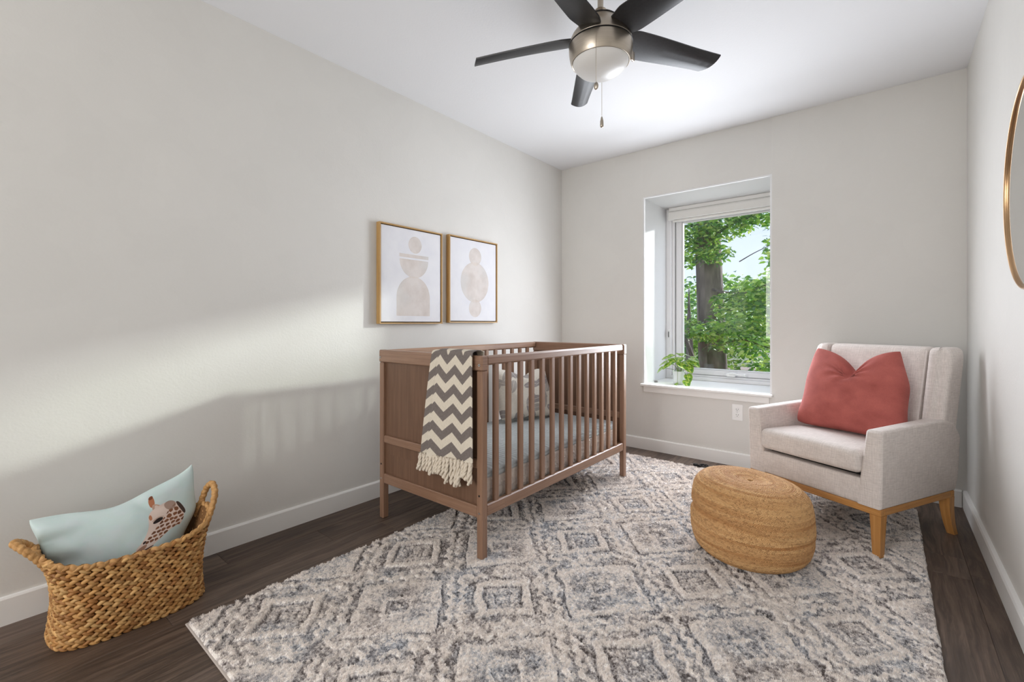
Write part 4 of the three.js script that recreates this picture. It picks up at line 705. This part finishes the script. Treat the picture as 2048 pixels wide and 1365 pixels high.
const barkBump = tex(256, 512, (u, v) => fbm(u * 22, v * 5 + fbm(u * 6, v * 6, 2, 256) * 2, 4, 256), { srgb: false });
for (const t of [barkTex, barkBump]) t.repeat.set(1, 2);
const bark = std({ map: barkTex, bumpMap: barkBump, bumpScale: 0.03, roughness: 1 });
function trunkGeo(pts, r0, r1) {
  const curve = new THREE.CatmullRomCurve3(pts.map((p) => new THREE.Vector3(...p))), g = new THREE.TubeGeometry(curve, 40, 1, 28), P = g.attributes.position;
  for (let i = 0; i < P.count; i++) { const k = Math.floor(i / 29) / 40, c = curve.getPointAt(k), r = lerp(r0, r1, k) * (1 + 0.07 * Math.sin((i % 29) / 28 * Math.PI * 2 * 3 + k * 4)); P.setXYZ(i, c.x + (P.getX(i) - c.x) * r, c.y + (P.getY(i) - c.y) * r, c.z + (P.getZ(i) - c.z) * r); }
  g.computeVertexNormals(); return g;
}
const leafGeo = (() => { // pointed oval leaf, folded along its rib, along +x
  const p = [[0, 0, 0], [0.30, 0.06, 0.24], [0.30, 0.06, -0.24], [0.34, 0, 0], [0.68, 0.02, 0.19], [0.68, 0.02, -0.19], [0.70, -0.04, 0], [1, -0.14, 0]], t = [[0, 1, 3], [0, 3, 2], [3, 1, 4], [3, 4, 6], [3, 6, 5], [3, 5, 2], [6, 4, 7], [6, 7, 5]];
  const g = new THREE.BufferGeometry(); g.setAttribute('position', new THREE.Float32BufferAttribute(p.flat(), 3)); g.setIndex(t.flat()); g.computeVertexNormals(); return g;
})();
const leafMat = phy({ color: 0xffffff, roughness: 0.6, transmission: 0.55, thickness: 0, side: THREE.DoubleSide });
const tintMats = [[112, 164, 60], [150, 196, 74], [184, 218, 98], [88, 138, 68], [212, 226, 124]].map((c) => phy({ color: rgb(...c), roughness: 0.6, transmission: 0.55, thickness: 0, side: THREE.DoubleSide }));
const leafTints = [[106, 160, 58], [144, 190, 72], [178, 214, 94], [84, 134, 66], [208, 224, 120]].map((c) => rgb(...c));
function foliage(parent, clouds, size, seed, own = 0) { // clouds: [x, y, z, rx, ry, rz, count]
  const r = mulberry(seed), all = [];
  for (const [x, y, z, rx, ry, rz, n] of clouds) for (let i = 0; i < n; i++) {
    let a, b, c; do { a = r() * 2 - 1; b = r() * 2 - 1; c = r() * 2 - 1; } while (a * a + b * b + c * c > 1);
    all.push({ p: new THREE.Vector3(x + a * rx, y + b * ry, z + c * rz), s: size * (0.65 + 0.7 * r()), e: new THREE.Euler((r() - 0.5) * 1.5 + 0.35, r() * 6.3, (r() - 0.5) * 1.1 - 0.25, 'YXZ'), k: Math.floor(r() * 5) });
  }
  all.sort((a, b) => b.p.z - a.p.z);
  const q = new THREE.Quaternion(), m = new THREE.Matrix4(), near = all.slice(0, own), rest = all.slice(own);
  for (const l of near) { const o = part('leaf', leafGeo, tintMats[l.k], parent); o.position.copy(l.p); o.rotation.copy(l.e); o.scale.setScalar(l.s); }
  const im = new THREE.InstancedMesh(leafGeo, leafMat, rest.length); rest.forEach((l, i) => { q.setFromEuler(l.e); m.compose(l.p, q, new THREE.Vector3(l.s, l.s, l.s)); im.setMatrixAt(i, m); im.setColorAt(i, leafTints[l.k]); });
  im.name = 'foliage'; im.userData.kind = 'stuff'; parent.add(im);
}
{
  const t = thing('garden_tree', 'thick trunked leafy tree close outside the window', 'tree', [0, 0, 0]);
  part('trunk', trunkGeo([[0.24, GY, -4.0], [0.20, 0.27, -4.0], [0.15, 1.87, -4.0], [0.10, 3.4, -4.05], [0.12, 5.5, -4.1]], 0.225, 0.15), bark, t);
  const br = (pts, r0, r1) => part('branch', trunkGeo(pts, r0, r1), bark, t);
  br([[0.12, 1.6, -4.0], [0.4, 1.5, -3.7], [0.8, 1.45, -3.45], [1.25, 1.6, -3.2]], 0.025, 0.006); br([[0.2, 0.9, -3.95], [0.5, 0.75, -3.5], [0.85, 0.8, -3.15], [1.2, 0.7, -3.0]], 0.022, 0.005);
  br([[0.12, 2.3, -4.0], [0.5, 2.5, -3.8], [0.9, 2.55, -3.55], [1.35, 2.75, -3.4]], 0.03, 0.006); br([[0.12, 2.45, -4.0], [-0.1, 2.6, -4.0], [-0.5, 2.65, -4.2], [-0.9, 2.9, -4.3]], 0.03, 0.008); br([[0.16, 0.95, -3.95], [-0.1, 1.0, -3.8], [-0.4, 0.95, -3.8]], 0.015, 0.004); br([[0.62, 1.95, -3.9], [0.85, 2.05, -3.8], [1.15, 2.18, -3.8]], 0.008, 0.004);
  foliage(t, [[0.05, 2.42, -3.8, 0.38, 0.24, 0.45, 620], [0.47, 2.50, -3.7, 0.42, 0.24, 0.45, 620], [0.88, 2.58, -3.6, 0.36, 0.17, 0.4, 380], [-0.19, 2.12, -4.2, 0.28, 0.2, 0.4, 330], [0.34, 2.06, -3.6, 0.28, 0.16, 0.3, 280], [1.10, 2.1, -3.8, 0.14, 0.5, 0.3, 200],
    [0.95, 1.45, -3.4, 0.38, 0.22, 0.4, 520], [0.55, 1.34, -3.5, 0.22, 0.14, 0.3, 200], [0.80, 1.07, -3.25, 0.46, 0.26, 0.4, 700], [1.10, 1.2, -3.4, 0.30, 0.42, 0.4, 420], [0.40, 0.90, -3.35, 0.34, 0.15, 0.3, 380], [0.0, 0.96, -3.6, 0.2, 0.14, 0.3, 160], [0.92, 0.76, -3.05, 0.36, 0.18, 0.3, 300], [1.06, 0.50, -3.2, 0.22, 0.2, 0.3, 90], [0.55, 0.70, -3.2, 0.2, 0.08, 0.25, 60],
    [0.0, 3.5, -4.2, 1.2, 0.75, 1.1, 1300], [-1.1, 2.6, -4.6, 0.8, 0.8, 0.8, 700]], 0.085, 21, 300);
}
{
  const t = thing('slim_tree', 'slim leaning tree trunk behind the thick tree outside', 'tree', [0, 0, 0]);
  part('trunk', trunkGeo([[-0.36, GY, -5.0], [-0.40, 0.3, -5.0], [-0.55, 0.75, -5.0], [-0.9, 1.5, -5.1]], 0.05, 0.03), bark, t); foliage(t, [[-0.8, 0.95, -5.0, 0.45, 0.35, 0.4, 260], [-1.1, 1.7, -5.1, 0.6, 0.4, 0.5, 320]], 0.08, 5);
  const s = thing('broken_snag', 'dark pointed broken trunk among the pale shrubs outside', 'tree stump', [0, 0, 0]); part('trunk', trunkGeo([[-1.76, GY, -9], [-1.78, 0.6, -9], [-1.79, 1.4, -9], [-1.79, 1.98, -9]], 0.16, 0.008), bark, s);
}
const shrubs = [[-3.2, 0.9, -11, 1.5, 1.3, 1.2, 'tall pale shrub behind the broken trunk outside'], [-1.6, 0.4, -10.5, 1.2, 1.2, 1.0, 'round pale green shrub behind the thick trunk outside'], [0.35, -0.35, -8.2, 0.6, 0.55, 0.6, 'low bright shrub under the window branches outside'], [-5.2, 1.0, -13, 1.6, 1.8, 1.2, 'far tall shrub beside the pavement outside']];
shrubs.forEach(([x, y, z, rx, ry, rz, label], i) => { const t = thing('garden_shrub', label, 'shrub', [0, 0, 0], 0, 'shrubs outside the window'); part('stem', trunkGeo([[x, GY, z], [x + 0.02, y - ry * 0.5, z], [x, y, z]], 0.05, 0.02), bark, t); foliage(t, [[x, y, z, rx, ry, rz, 1300]], 0.16, 60 + i); });
// taller trees behind, then an unseen tree placed to dim the sun
const backTrees = [[-6.5, 2.2, -15, 2.4, 2.4, 1.6, 'far tree behind the broken trunk outside', 1500], [-3.2, 1.6, -16, 2.0, 1.7, 1.5, 'far tree behind the thick trunk outside', 1400], [-0.6, 1.4, -15, 1.8, 1.6, 1.4, 'far tree behind the window branches outside', 1400], [1.8, 1.8, -14, 1.7, 1.9, 1.4, 'far tree at the open side of the garden outside', 1300]];
backTrees.forEach(([x, y, z, rx, ry, rz, label, n], i) => { const t = thing('background_tree', label, 'tree', [0, 0, 0], 0, 'far trees outside the window'); part('trunk', trunkGeo([[x, GY, z], [x + 0.05, y - ry * 0.6, z], [x, y + ry * 0.2, z]], 0.14, 0.06), bark, t); foliage(t, [[x, y, z, rx, ry, rz, n]], 0.26, 80 + i); });
{ const t = thing('unseen_filter_tree', 'unseen leafy tree beside the house, placed to dim and soften the sun', 'tree', [0, 0, 0]); part('trunk', trunkGeo([[3.9, GY, -6.6], [3.85, 1.0, -6.5], [3.7, 3.2, -6.4]], 0.16, 0.07), bark, t); foliage(t, [[3.7, 3.2, -6.4, 1.7, 1.5, 1.3, 2900]], 0.13, 99); }  // out of view in the sun path, placed to thin the beam on the wall
{
  const w = thing('garden_wall', 'low tan garden wall beyond the shrubs outside', 'wall', [0, 0, 0]); const stone = std({ color: rgb(196, 164, 132), roughness: 1 });
  for (let i = 0; i < 16; i++) { const m = part('block', triUV(cbox(0.78, 0.5, 0.3, 0.03)), stone, w); m.position.set(-7 + i * 0.8, GY + 0.25, -12.6); }
}

scene.traverse((o) => { if (o.isMesh) { o.castShadow = true; o.receiveShadow = true; } });
renderer.render(scene, camera);
